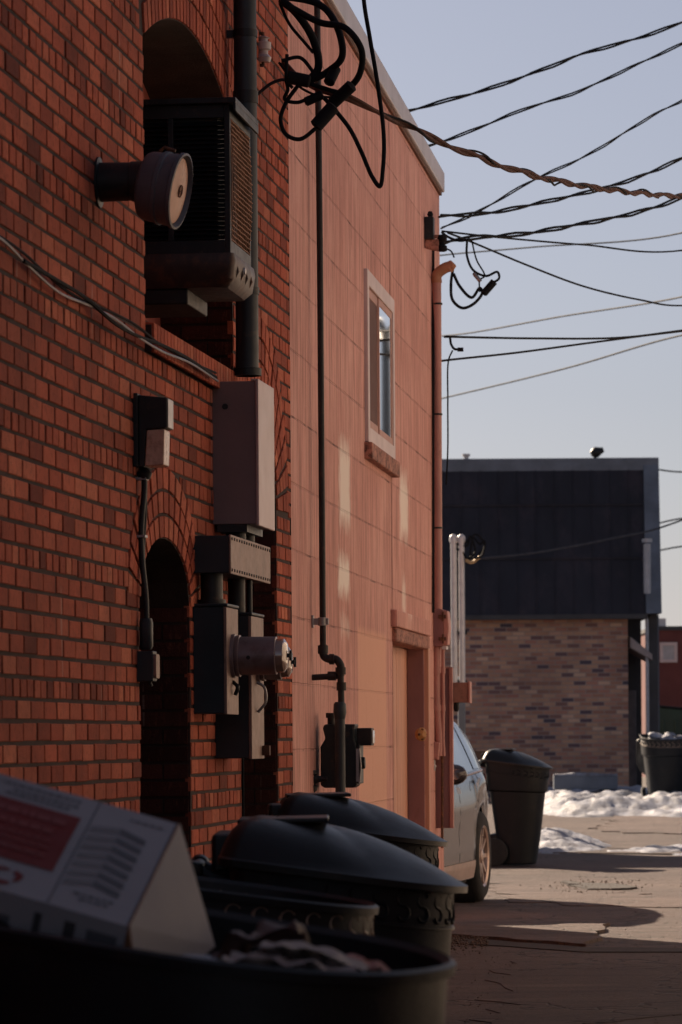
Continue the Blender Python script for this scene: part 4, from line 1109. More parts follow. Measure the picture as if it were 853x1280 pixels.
# ------------------------------------------------------------------ overhead wires to a pole on the right
POLE = Vector((5.6, 33.0, 0))
def sky_wire(pts, Z0, r, zend, label, mt=CABLE, twist=False, faint=False, Z1=31.0):
    n_ = len(pts); xs = [p[0] for p in pts]
    path = [P(x,y,Z0+(Z1-Z0)*(x-xs[0])/(1270-xs[0])) for x,y in pts]
    path.append(POLE+Vector((0,0,zend)))
    path = cat_rom(path, 12)
    m = M()
    if twist:
        path = resample(path,.12)
        for k in range(2): m.tube(helix(path, r*.9, .8, k*PI, .5), r*.75, 5)
    else: m.tube(path, r, 6)
    solo('overhead_wire', label, 'wire', m, mt, group='overhead wires crossing the sky')
Zc = ZC0
sky_wire([(440,158),(500,142),(540,131),(612,111),(680,86),(734,65),(776,54),(853,28)], 28, .011, 8.7, 'topmost overhead wire, crossing the upper right sky', twist=True, Z1=33)
sky_wire([(470,203),(526,186),(579,168),(660,135),(716,117),(793,82),(853,55)], 28, .009, 8.4, 'second overhead wire from the top, a loose twisted pair', twist=True, Z1=33)
sky_wire([(552,285),(595,266),(666,226),(734,194),(818,143),(853,126)], 27, .008, 8.0, 'third overhead wire, the steepest loose twisted pair', twist=True, Z1=33)
sky_wire([(550,270),(616,266),(666,256),(734,240),(793,223),(853,198)], Zc, .011, 7.5, 'overhead wire leaving the upper spool and rising to the right', twist=True, Z1=33)
sky_wire([(555,304),(574,299),(654,293),(730,279),(793,266),(853,247)], Zc, .012, 7.2, 'wavy overhead wire leaving the lower spool of the pink corner', twist=True, Z1=33)
sky_wire([(553,289),(616,296),(730,306),(853,313)], Zc, .007, 6.2, 'overhead wire sagging gently to the right just under the wavy one', Z1=33)
sky_wire([(540,321),(553,319),(666,309),(853,291)], 45, .009, 6.9, 'faint far overhead wire crossing the one that sags gently', CABLE, Z1=36)
sky_wire([(560,291),(586,301),(658,331),(730,358),(801,375),(853,382)], Zc, .007, 5.4, 'overhead wire curving steeply down from the pink corner', Z1=33)
sky_wire([(540,421),(582,417),(700,396),(853,371)], 60, .012, 5.9, 'palest far overhead wire above the low pair', CABLE, Z1=36)
sky_wire([(556,421),(561,421),(666,423),(776,422),(853,413)], Zc, .0085, 5.1, 'upper wire of the low pair tied to the corner conduit', Z1=33)
sky_wire([(548,452),(553,451),(645,441),(742,428),(853,414)], Zc+.5, .0085, 5.0, 'lower wire of the low pair rising to meet the upper one', Z1=33)
sky_wire([(540,501),(553,498),(709,460),(853,419)], 60, .012, 4.9, 'lowest pale overhead wire, far behind the low pair', CABLE, Z1=36)
m = M(); m.tube(cat_rom([P(x,y,Zc) for x,y in ((556,421),(562,421),(564,430),(568,436),(572,437))]), .009, 6); m.lathe([(0,.014),(.04,.014)], P(572,437,Zc),(1,0,0),8); m.tube(cat_rom([P(x,y,Zc) for x,y in ((566,438),(561,450),(560,500),(560,560),(558,606))]), .0055, 5)
solo('hanging_wire', 'thin wire end hanging straight down off the corner conduit', 'wire', m, CABLE)
TIMB = simple('pole_timber', (.10,.065,.05), .9, var=.4, scale=6, stretch=(1,1,.1), bump=.5)
def upole(loc, h, label):
    th = Thing('utility_pole', label, 'utility pole', WORLD, loc)
    m = M(); m.tube([(loc[0],loc[1],-.1),(loc[0],loc[1],h)], .14, 14, rs=[.16,.11]); th.part('shaft', m, TIMB)
    m = M(); m.box((loc[0]-1.1,loc[1]-.06,h-.5),(loc[0]+1.1,loc[1]+.06,h-.38)); th.part('crossarm', m, TIMB, bevel=.01)
    for dx in (-.95,-.4,.4,.95):
        m = M(); m.lathe([(0,.02),(.04,.04),(.06,.03),(.08,.045),(.11,.02)], (loc[0]+dx,loc[1],h-.38),(0,0,1),12); th.part('insulator', m, WHITECER)
upole((5.6,33.0,0), 9.0, 'timber utility pole at the right that the overhead wires run to')

# ------------------------------------------------------------------ wheeled bins
def dshape(z, x0, x1, hw, n=40, tilt=0.0, rb_=.06):
    """flat back at x0, rounded front at x1; tilt lowers the front"""
    pts = []
    L = x1-x0
    xc = x0 + L*.42
    # front half: superellipse
    for i in range(n//2+1):
        a = -PI/2 + PI*i/(n//2)
        ca, sa = math.cos(a), math.sin(a)
        x = xc + (x1-xc)*abs(ca)**.82; y = hw*math.copysign(abs(sa)**.82, sa)
        pts.append((x,y))
    # back corners
    for i in range(1,6):
        a = PI/2*i/6; pts.append((x0+rb_-rb_*math.sin(a), hw-rb_+rb_*math.cos(a)))
    pts.append((x0, hw-rb_-.01)); pts.append((x0,-hw+rb_+.01))
    for i in range(5,0,-1):
        a = PI/2*i/6; pts.append((x0+rb_-rb_*math.sin(a), -(hw-rb_+rb_*math.cos(a))))
    return [(x,y,z - tilt*(x-x0)) for x,y in pts]
def make_bin(label, lid='shut'):
    th = Thing('wheeled_bin', label, 'trash bin', WORLD, (0,0,0), group='black wheeled trash bins in the alley')
    TL = .135
    lv = [(.015,.17,.47,.19,0),(.03,.155,.485,.205,0),(.30,.12,.525,.235,0),(.66,.075,.565,.268,.03),(.70,.07,.570,.272,.04),(.715,.052,.588,.288,.045),(.735,.048,.592,.291,.05),(.974,.034,.606,.303,TL),(.976,.024,.616,.313,TL),(.992,.022,.618,.315,TL),(.996,.030,.610,.307,TL),(.985,.042,.598,.295,TL),(.72,.075,.565,.268,.05),(.30,.14,.50,.222,0),(.05,.18,.46,.185,0)]
    m = M(); m.loft([dshape(z,a,b,h,tilt=t) for z,a,b,h,t in lv], cap0=True, cap1=True); th.part('body', m, BLACKPL, sharp=32)
    # embossed repeated S along the band below the rim
    m = M(); base = dshape(0,.040,.600,.297); per = []
    P2 = [Vector(p) for p in base]; n_ = len(P2)
    cum = [0]
    for i in range(n_): cum.append(cum[-1]+(P2[(i+1)%n_]-P2[i]).length)
    step = .060; d = .02; tot = cum[21]
    while d < tot:
        i = max(k for k in range(n_) if cum[k] <= d)
        f = (d-cum[i])/(cum[i+1]-cum[i]); p = P2[i].lerp(P2[(i+1)%n_],f); t = (P2[(i+1)%n_]-P2[i]).normalized(); nrm = Vector((t.y,-t.x,0))
        zc = .932 - TL*(p.x-.04)
        sp = []
        for k in range(15):
            q = k/14
            if q < .5: a = PI*.15 + (q/.5)*PI*1.35; sx, sz = .0175*math.cos(a), .0145+.0145*math.sin(a)
            else: a = PI*.5 - ((q-.5)/.5)*PI*1.35; sx, sz = .0175*math.cos(a), -.0145+.0145*math.sin(a)
            bulge = (.868-zc)*0
            sp.append(p + t*sx*1.0 + nrm*(.001+.0005*0) + Vector((0,0,zc+sz*1.25)))
        m.tube(sp, .0052, 6)
        d += step
    m.loft([[ (q[0]+0,q[1],q[2]) for q in dshape(z,a,b,h,tilt=TL)] for z,a,b,h in ((.878,.0405,.5995,.2965),(.880,.034,.606,.303),(.886,.034,.606,.303),(.888,.0405,.5995,.2965))], cap0=False, cap1=False)
    th.part('embossed_band', m, WORNPL if lid=='open' else BLACKPL, sharp=60)
    # lid
    lm = M(); rings = []
    def lr(z, grow, dome):
        return [(x,y,zz) for x,y,zz in dshape(z, .012-grow*.3, .628+grow, .325+grow*.8, tilt=TL)]
    rings = [lr(.986,.0,0), lr(.982,.012,0), lr(.999,.013,0), lr(1.004,.0,0)]
    for sc in (.95,.88,.78,.64,.48,.3,.15,.04):
        rg = []
        for x,y,z in lr(1.004,0,0):
            cx_ = .27
            nx = cx_+(x-cx_)*sc; ny = y*sc
            kf = max(0,min(1,(x-.05)/.35)); pw = 8.0*(1-kf)+1.75*kf
            rg.append((nx,ny, 1.004 - TL*nx + .108*(1-sc**pw)))
        rings.append(rg)
    lm.loft(rings, cap0=False, cap1=True)
    hl = M()
    for q in range(9):
        pass
    hl.box((.055,-.185,0),(.285,.185,.012)); hl.v = [(x,y,z + 1.078 + .004*(x-.055)/.23) for x,y,z in hl.v]
    hb = M(); hb.box((-.01,-.20,.955),(.06,.20,1.055))
    if lid == 'open':
        piv = Vector((-.03,0,.975)); Rm = Matrix.Rotation(math.radians(-248),3,'Y')
        for q in (lm,hl,hb): q.v = [tuple(Rm@(Vector(p)-piv)+piv) for p in q.v]
    lo = th.part('lid', lm, LIDPL, sharp=28)
    if lid != 'open':
        th.part('lid_ridge', hl, LIDPL, parent=lo, bevel=.004)
        th.part('hinge_block', hb, LIDPL, parent=lo, bevel=.012)
    else: th.part('hinge_block', hb, LIDPL, parent=lo, bevel=.012)
    m = M(); hx,hz = -.055,.965
    m.tube([(hx,-.23,hz),(hx,.23,hz)], .016, 12)
    for y in (-.2,.2): m.tube(cat_rom([(hx,y,hz),(hx+.05,y,hz-.02),(.06,y,.93)]), .016, 8)
    for y in (-.24,.24): m.lathe([(-.03,.010),(-.024,.022),(0,.027),(.024,.022),(.03,.010)], (hx,y,hz),(0,1,0),14)
    th.part('handle', m, BLACKPL)
    for y in (-.27,.27):
        m = M(); m.lathe([(-.025,.09),(-.022,.125),(-.01,.132),(.01,.132),(.022,.125),(.025,.09),(.02,.05),(.02,.02)], (.11,y,.133),(0,1,0),24); th.part('wheel', m, TYRE)
    m = M(); m.tube([(.11,-.28,.133),(.11,.28,.133)], .011, 8); th.part('axle', m, GALV)
    m = M(); m.box((.40,-.2605,.03),(.43,-.23,.62)); 
    m = M(); m.box((.05,-.22,.10),(.14,.22,.30)); th.part('axle_housing', m, BLACKPL, bevel=.02)
    return th
def clone(th, label, loc, rot):
    r = th.root.copy(); COL.objects.link(r); r.location = loc; r.rotation_euler = (0,0,rot); r['label'] = label
    for ch in th.root.children:
        c = ch.copy(); COL.objects.link(c); c.parent = r
        for g in ch.children:
            d = g.copy(); COL.objects.link(d); d.parent = c
    return r
# front edge x of each bin and its centre distance
RIMO = dshape(0,.02,.62,.317)
def binpos(px, Z, rot):
    """the place that puts the rim's right extreme at this pixel"""
    c,s_ = math.cos(rot), math.sin(rot)
    pts = [(x*c-y*s_-(.31*c), x*s_+y*c-.31*s_) for x,y,_ in RIMO]
    lo = -5.0
    for k in range(4000):
        lo += .002
        if max((lo+x)/(Z+y) for x,y in pts) >= (px-CX)/FPX: break
    return (lo-.31*c, Z-.31*s_, 0)
def binpos_old(px, Z, rot): 
    fx = (px-CX)/FPX*Z; d = .62
    return (fx - d*math.cos(rot), Z - d*math.sin(rot)*1.0, 0)
bs = make_bin('shut black wheeled bin, the nearer of the two with lids behind the open ones')
loc = binpos(573, 9.85, 0); bs.root.location = loc; bs.root.rotation_euler = (0,0,math.radians(0))
r4 = clone(bs, 'shut black wheeled bin at the back of the foreground row, next to the gas meter', binpos(552,13.9,0), math.radians(2))
gfar = G(655,1083)
r5 = clone(bs, 'black wheeled bin standing alone in the sun behind the parked car', (1.42,gfar.y+.28,0), math.radians(-8)); r5.scale = (1.06,1.06,1.06)
gr = P(805,1000,66)
bo = make_bin('open black wheeled bin with worn embossed band, second from the camera', 'open')
bo.root.location = binpos(473, 8.7, 0)
r1 = clone(bo, 'nearest open black wheeled bin holding the tilted cardboard box', (0,0,0), 0)
rot1 = math.radians(-26)
r1.location = binpos(533, 6.15, rot1); r1.rotation_euler = (0,0,rot1); r1.scale = (1.08,1.08,1.02)
for ch in list(r1.children):
    if ch.name.startswith('embossed_band'): bpy.data.objects.remove(ch)
# far right bin heaped with snow
r6 = clone(bo, 'black wheeled bin heaped with snowy rubbish at the right edge', ((803-CX)/FPX*66+.05, 66.2, .05), math.radians(-90)); r6.location.x += .31; r6.location.y += .3; r6.scale=(1.45,1.45,1.25); r6.location.x += .07
m = M(); rr_ = random.Random(5)
for k in range(9):
    c = Vector(r6.location)+Vector((rr_.uniform(-.24,.24), -.45+rr_.uniform(-.2,.15), 1.12+rr_.uniform(0,.10))); R0 = rr_.uniform(.07,.13)
    m.lathe([(-R0*.6,.01),(-R0*.45,R0*.7),(0,R0),(R0*.4,R0*.7),(R0*.55,.01)], c, (rr_.uniform(-.3,.3),rr_.uniform(-.3,.3),1), 9)
solo('snowy_rubbish', 'lumps of snow covered rubbish heaped in the bin at the right edge', 'rubbish', m, SNOW)

# ------------------------------------------------------------------ cardboard box in the nearest bin
A = P(160,1158,6.02); 
e2 = Vector((.066,.315,.153)); e1 = Vector((-.60,.0,.15)); e1 = (e1 - e2*e1.dot(e2)/e2.dot(e2)); L1 = .62; e1 = e1.normalized()*L1
e3 = e1.cross(e2).normalized(); e3 = e3 if e3.z < 0 else -e3; e3 *= .20
th = Thing('cardboard_box', 'tilted white printed cardboard box sticking out of the nearest bin', 'box', WORLD, tuple(A))
def bp(a,b,c=0): return A+e1*a+e2*b+e3*c
m = M(); vs = [bp(a,b,c) for a in (0,1) for b in (0,1) for c in (0,1)]
m.add(vs, [(4,6,7,5),(0,4,5,1),(2,3,7,6),(0,2,6,4),(1,5,7,3)], 0)
t_ = .012
vs = [bp(.0,b,c) for b in (0,1) for c in (0,1)] + [bp(.25,b,c) for b in (.02,.98) for c in (.03,.97)]
m.add(vs, [(0,1,5,4),(2,3,7,6),(0,2,6,4),(1,3,7,5),(4,5,7,6)], 1)
bx = th.part('carton', m, [CARDW, CARDI])
fl = Vector((.056,.03,-.205))
m = M(); nn_ = fl.cross(e2).normalized()*.004
q0,q1,q2,q3 = bp(0,0),bp(0,1),bp(0,1)+fl,bp(0,0)+fl*.62+Vector((-.02,0,.0))
m.add([q0,q1,q2,q3,q0+nn_,q1+nn_,q2+nn_,q3+nn_], [(0,1,2,3),(4,5,6,7)],0); m.add([q0,q1,q2,q3,q0+nn_,q1+nn_,q2+nn_,q3+nn_], [(0,1,5,4),(1,2,6,5),(2,3,7,6),(3,0,4,7)],1)
fp = th.part('end_flap', m, [CARDW, CARDI])
up3 = -e3.normalized()*.0015
def quad(m, a0,a1,b0,b1,mi=0,lift=1,sk=0):
    m.add([bp(a0,b0)+up3*lift, bp(a1,b0)+up3*lift, bp(a1+sk,b1)+up3*lift, bp(a0+sk,b1)+up3*lift], [(0,1,2,3)], mi)
m = M(); quad(m,.24,.90,.27,.80); th.part('red_panel', m, PRED, parent=bx)
m = M(); rt = random.Random(2)
for (b0,a0,a1,hh) in ((.68,.27,.52,.05),(.58,.29,.62,.045),(.50,.28,.70,.02),(.44,.28,.66,.02),(.36,.28,.80,.03)):
    a = a0
    while a < a1:
        w_ = rt.uniform(.012,.035); quad(m,a,min(a+w_,a1),b0,b0+hh,lift=2); a += w_+.008
th.part('red_panel_text', m, simple('pale_red_ink', (.23,.05,.05), .7, bump=0), parent=bx)
m = M()
for k in range(7):
    a0 = .055; b0 = .20+.085*k
    for (s0,s1,mi) in ((0,.075,0),(.075,.15,1)):
        up_k = .05
        if mi == 0: pts4 = [(a0+s0,b0),(a0+s1,b0+up_k),(a0+s1,b0+up_k+.05),(a0+s0,b0+.05)]
        else: pts4 = [(a0+s0,b0+up_k),(a0+s1,b0),(a0+s1,b0+.05),(a0+s0,b0+up_k+.05)]
        m.add([bp(p,q)+up3 for p,q in pts4], [(0,1,2,3)], mi)
th.part('zigzag_print', m, [PGREY,PLITE], parent=bx)
m = M()
def arc(m, ca, cb, r0, r1, t0, t1, tw=0):
    n_ = 10; asp = L1/e2.length; vs = []
    for i in range(n_+1):
        t = t0+(t1-t0)*i/n_
        k = 1-abs(i/n_-.35)*.9
        for r in (r0, r0+(r1-r0)*max(.15,k)):
            vs.append(bp(ca+r*math.cos(t)/L1, cb+r*math.sin(t)/e2.length)+up3)
    m.add(vs, [(2*i,2*i+1,2*i+3,2*i+2) for i in range(n_)])
for k in range(3): arc(m, .345,.13,.016,.030, k*2.094, k*2.094+1.7)
th.part('swirl_logo', m, PRED, parent=bx)
m = M()
quad(m,.212,.216,0,1,0,1); quad(m,0,.004,0,1,0,1)
for (b0,a0,a1) in ((.14,.06,.17),(.10,.07,.15),(.90,.03,.12),(.93,.26,.48),(.88,.26,.44),(.84,.28,.46),(.14,.40,.55),(.10,.42,.52)):
    a = a0
    while a < a1:
        w_ = rt.uniform(.008,.02); quad(m,a,min(a+w_,a1),b0,b0+.018); a += w_+.005
th.part('small_print', m, PGREY, parent=bx)
m = M(); off3 = -e2.normalized()*.0015
def fq(m,a0,a1,c0,c1,mi=0): m.add([bp(a,0,c)+off3 for a,c in ((a0,c0),(a1,c0),(a1,c1),(a0,c1))], [(0,1,2,3)], mi)
fq(m,.02,.10,.12,.8); fq(m,.13,.16,.1,.9,1); fq(m,.22,.24,.1,.3,1); fq(m,.3,.7,.2,.7)
th.part('side_print', m, [PGREY,PDARK], parent=bx)
m = M(); nf = -nn_.normalized()*.0012
def fb_(s,t): return q0.lerp(q1,s).lerp(q3.lerp(q2,s),t)
m.add([fb_(s,t)+nf*(-1 if nf.y>0 else 1) for s,t in ((.12,.12),(.62,.08),(.66,.7),(.16,.8))], [(0,1,2,3)]); m.add([fb_(s,t)+nf*(-2 if nf.y>0 else 2) for s,t in ((.72,.10),(.88,.09),(.88,.3),(.74,.32))], [(0,1,2,3)],1)
th.part('flap_label', m, [PLITE,PDARK], parent=fp)

# rubbish in the nearest bin
def sheetmesh(c, ax, ay, w_, h_, curl, nx=10, ny=4, th_=.004):
    m = M(); c = Vector(c); ax = Vector(ax).normalized(); ay = Vector(ay).normalized(); up = ax.cross(ay).normalized(); 
    up = up if up.z > 0 else -up
    for lift in (0,th_):
        vs = [c+ax*w_*(i/nx-.5)+ay*h_*(j/ny-.5)+up*(curl*(math.sin(PI*i/nx))+lift) for j in range(ny+1) for i in range(nx+1)]
        m.add(vs, [(j*(nx+1)+i,j*(nx+1)+i+1,(j+1)*(nx+1)+i+1,(j+1)*(nx+1)+i) for j in range(ny) for i in range(nx)], smooth=True)
    return m
Zr = 5.95
def crumple(m, amp, fq, seed):
    m.v = [(x+noise.noise(Vector((x*fq,y*fq,seed)))*amp, y+noise.noise(Vector((x*fq,y*fq,seed+5)))*amp, z+noise.noise(Vector((x*fq*1.3,y*fq*1.3,seed+9)))*amp*1.6) for x,y,z in m.v]; return m
m = crumple(sheetmesh(P(392,1203,Zr), (1,.1,-.26), (.1,1,0), .17, .12, .012, 22, 10, th_=.008), .006, 28, 1); m2 = crumple(sheetmesh(P(365,1212,Zr-.04), (1,.1,-.12), (.1,1,0), .20, .14, .010, 22, 10, th_=.006), .012, 22, 4)
o = solo('crumpled_magazine', 'curled pale magazine lying among the rubbish in the nearest bin', 'magazine', m, PAPER)
o = solo('folded_newspaper', 'folded newspaper under the curled magazine in the nearest bin', 'newspaper', m2, simple('newsprint', (.30,.27,.27), .85, var=.4, scale=25))
m = crumple(sheetmesh(P(330,1190,Zr+.15), (1,.2,.1), (.1,1,.1), .15, .14, .03, 18, 12, th_=.004), .03, 16, 7)
solo('torn_packet', 'dark brown torn packet crumpled behind the magazine in the nearest bin', 'packet', m, simple('brown_packet', (.09,.05,.045), .6, var=.5, scale=15))
m = sheetmesh(P(290,1213,Zr+.05), (1,.0,-.12), (.0,1,.1), .16, .14, .004, th_=.006); solo('white_card', 'plain white card lying flat beside the cardboard box', 'card', m, CARDW)
m = sheetmesh(P(452,1213,Zr+.1), (1,.3,-.35), (.0,1,.1), .09, .10, .012, 16, 10, th_=.004); crumple(m,.012,30,3); solo('paper_scrap', 'small reddish paper scrap at the right end of the nearest bin', 'paper scrap', m, simple('reddish_paper', (.34,.16,.14), .8))
m = M(); rs_ = random.Random(9)
Rz = Matrix.Rotation(rot1,3,'Z'); nx_,ny_ = 34,30
vs = []
for j in range(ny_+1):
    for i in range(nx_+1):
        lx = .06+.52*i/nx_; ly = -.27+.54*j/ny_
        w2 = Rz@Vector((lx,ly,0))+Vector(r1.location)
        h = .83 + .05*noise.noise(Vector((lx*9,ly*9,3))) + .035*abs(noise.noise(Vector((lx*22,ly*22,8))))
        e = (2*i/nx_-1)**2+(2*j/ny_-1)**2
        vs.append((w2.x,w2.y,h-.03*e if e<1.25 else .7))
m.add(vs, [(j*(nx_+1)+i,j*(nx_+1)+i+1,(j+1)*(nx_+1)+i+1,(j+1)*(nx_+1)+i) for j in range(ny_) for i in range(nx_) if all(vs[q][2]>.72 for q in (j*(nx_+1)+i,j*(nx_+1)+i+1,(j+1)*(nx_+1)+i+1,(j+1)*(nx_+1)+i))], smooth=True)
solo('rubbish_bag', 'dark crumpled rubbish bag filling the nearest bin', 'rubbish bag', m, BAGDK)

# ------------------------------------------------------------------ parked car (front towards the camera)
TC = .20; phi = math.atan(TC)        # its axis leans like the wall
gw = G(606,1127)                      # outer foot of the rear wheel
hwid = .88
Dv = Vector((-math.sin(phi), -math.cos(phi), 0))   # forward, towards the camera
Lv = Vector((math.cos(phi), -math.sin(phi), 0))    # its left = the alley side
RAX = -1.28
org = gw - Lv*(hwid-.01) - Dv*RAX
org.z = 0
car = Thing('parked_car', 'silver car parked nose to camera just beyond the pink corner', 'car', WORLD, tuple(org), rotz=math.atan2(Dv.y,Dv.x))
FAX, WR = 1.27, .355
XR, XF = -2.08, 1.95
def smooth(t): t = max(0,min(1,t)); return t*t*(3-2*t)
def interp(x, tab):
    if x <= tab[0][0]: return tab[0][1]
    for (a,va),(b,vb_) in zip(tab,tab[1:]):
        if x <= b: return va+(vb_-va)*smooth((x-a)/(b-a))
    return tab[-1][1]
def sect(x):
    W = hwid*interp(x,[(XR,.80),(XR+.25,.93),(-1.2,1.0),(.9,1.0),(XF-.35,.92),(XF,.70)])
    sill = .20 if -1.7<x<1.6 else .26
    for ax_ in (RAX,FAX):
        d = abs(x-ax_)
        if d < WR+.055: sill = max(sill, .33+math.sqrt(max(0,(WR+.055)**2-d*d)))
    belt = interp(x,[(XR,.93),(-1.7,1.02),(0,.97),(.9,.95),(1.3,.90),(XF,.68)])
    roof = interp(x,[(XR,1.02),(XR+.06,1.08),(-1.62,1.36),(-1.05,1.49),(-.2,1.53),(.35,1.47),(1.05,1.02),(1.3,.96),(XF,.74)])
    roof = max(roof,belt+.03)
    k = max(0,min(1,(roof-belt)/.5))
    RW = W*(.955 - .235*k)
    b = []
    lo = sill
    def zz(f): return lo+(belt-lo)*f
    b += [(W*.965,lo),(W*.985,zz(.12)),(W*.992,zz(.3)),(W*.985,zz(.48)),(W*1.0,zz(.62)),(W*1.0,zz(.74)),(W*.985,zz(.86)),(W*.955,belt)]
    b += [(W*.945,belt+.012*k)]
    for f in (.25,.5,.75): b.append((W*.945+(RW-W*.945)*f**1.15, belt+(roof-.07*k-belt)*f))
    b += [(RW,roof-.07*k),(RW*.93,roof-.025*k),(RW*.75,roof-.004*k),(RW*.4,roof),(0,roof+.004)]
    return b
xs = sorted(set([XR+(XF-XR)*i/46 for i in range(47)] + [a+d for a in (RAX,FAX) for d in [-.41,-.409,-.39,-.35,-.28,-.2,-.1,0,.1,.2,.28,.35,.39,.409,.41]]))
rings = []
for x in xs:
    b = sect(x); L_ = [(x,y,z) for y,z in b]; R2 = [(x,-y,z) for y,z in b[:-1]][::-1]
    rings.append(L_+R2)
m = M(); m.loft(rings, close=False, cap0=True, cap1=True)
bd = car.part('body', m, CARPAINT, local=True, sharp=50)
def side_patch(name, x0,x1,j0,j1,mat,lift=.004,n=14,inset=lambda x:(0,0), parent=None):
    m = M(); vs = []; fr_ = 8
    for i in range(n+1):
        x = x0+(x1-x0)*i/n; b = sect(x); f0,f1 = inset(x)
        for k in range(fr_+1):
            f = j0+f0+(j1-f1-j0-f0)*k/fr_; q = int(min(f,len(b)-1.001)); g = f-q
            y = b[q][0]+(b[q+1][0]-b[q][0])*g; z = b[q][1]+(b[q+1][1]-b[q][1])*g
            vs.append((x,y+lift,z+lift*.3))
    m.add(vs,[(i*(fr_+1)+k,i*(fr_+1)+k+1,(i+1)*(fr_+1)+k+1,(i+1)*(fr_+1)+k) for i in range(n) for k in range(fr_)],smooth=True)
    return car.part(name, m, mat, local=True, parent=parent)
for sgn in (1,):
    side_patch('window', -1.0, -.16, 8.1, 11.9, CARGLASS)
    side_patch('window', -.08, .60, 8.1, 11.9, CARGLASS, inset=lambda x:(0, max(0,(x-.30)*1.0)))
    side_patch('window', -1.50, -1.06, 8.2, 11.8, CARGLASS, inset=lambda x:(0, max(0,(-1.06-x)*5.5)))
for (x0,x1) in ((-1.035,-1.02),(-.135,-.12),(.78,.795)):
    side_patch('door_seam', x0, x1, .8, 8.0, DARKMET, .0015, 1)
for x in (-.98,-.06):
    side_patch('door_handle', x, x+.17, 5.9, 6.35, GALV, .028, 5)
m = M()
for (x0,x1) in ((-1.6,1.0),): 
    vs = []
    for i in range(27):
        x = x0+(x1-x0)*i/26; b = sect(x); vs.append((x,b[7][0]+.004,b[7][1]+.006))
    m.tube(vs, .008, 6)
car.part('belt_trim', m, ALLOY, local=True)
m = M(); b = sect(.72); mx,my,mz = .72,b[7][0],b[7][1]+.06
m.lathe([(-.07,.03),(-.05,.065),(0,.078),(.04,.07),(.07,.04)], (mx,my+.13,mz),(1,.2,0),16); m.v = [(mx+(x-mx)*.9,my+.13+(y-my-.13)*1.35,z) for x,y,z in m.v]; m.tube([(mx,my-.02,mz-.05),(mx,my+.1,mz-.03)], .02, 8)
mr = car.part('side_mirror', m, CARPAINT, local=True)
m = M(); m.lathe([(0,.06),(.004,.06)], (mx-.064,my+.13,mz),(-1,0,0),16); car.part('mirror_glass', m, CARGLASS, local=True, parent=mr)
for ax_ in (RAX,FAX):
    for sg in (1,-1):
        y0 = sg*(hwid-.11); wv = Vector((0,sg,0)); c = Vector((ax_,y0,WR))
        wh = M(); wh.lathe([(-.11,.23),(-.105,.31),(-.08,WR-.01),(-.05,WR),(.05,WR),(.08,WR-.01),(.105,.31),(.10,.235),(.02,.225)], c, wv, 48)
        t = car.part('wheel', wh, TYRE, local=True)
        rm = M(); rm.lathe([(.02,.225),(.095,.245),(.102,.238),(.09,.222),(.03,.215)], c, wv, 40, cap=False)
        for k in range(10):
            a = 2*PI*k/10; dirv = Vector((math.cos(a),0,math.sin(a))); tv = Vector((-math.sin(a),0,math.cos(a)))
            p0 = c+wv*.075+dirv*.04; p1 = c+wv*.085+dirv*.228
            rm.add([p0+tv*.020,p1+tv*.013,p1-tv*.013,p0-tv*.020,p0+tv*.020-wv*.03,p1+tv*.013-wv*.03,p1-tv*.013-wv*.03,p0-tv*.020-wv*.03],[(0,1,2,3),(4,5,6,7),(0,1,5,4),(2,3,7,6)])
        rm.lathe([(.05,.06),(.085,.055),(.092,.03),(.094,.001)], c, wv, 20)
        car.part('rim', rm, ALLOY, local=True, parent=t)
        wm = M(); wm.lathe([(.0,.40),(.001,.40)], c-wv*.16, wv, 24); wm.lathe([(-.16,.41),(.06,.405)], c, wv, 32, cap=False); car.part('wheel_well', wm, TYRE, local=True)
m = M(); m.box((RAX+.45,-hwid+.1,.17),(FAX-.45,hwid-.08,.30)); car.part('underbody', m, TYRE, local=True)
side_patch('tail_lamp', XR+.02, XR+.26, 5.5, 7.8, TAILRED, .006, 5)
side_patch('rocker_trim', -.85, .85, .05, 1.3, ALLOY, .006, 10)
m = M(); vs = []
for i in range(9):
    x = 1.02-.62*i/8; rf = interp(x,[(.35,1.47),(1.05,1.02)]) ; 
    vs += [(x+.01,-.60,rf+.006),(x+.01,.60,rf+.006)]
m.add(vs,[(2*i,2*i+1,2*i+3,2*i+2) for i in range(8)],smooth=True); car.part('windscreen', m, CARGLASS, local=True)

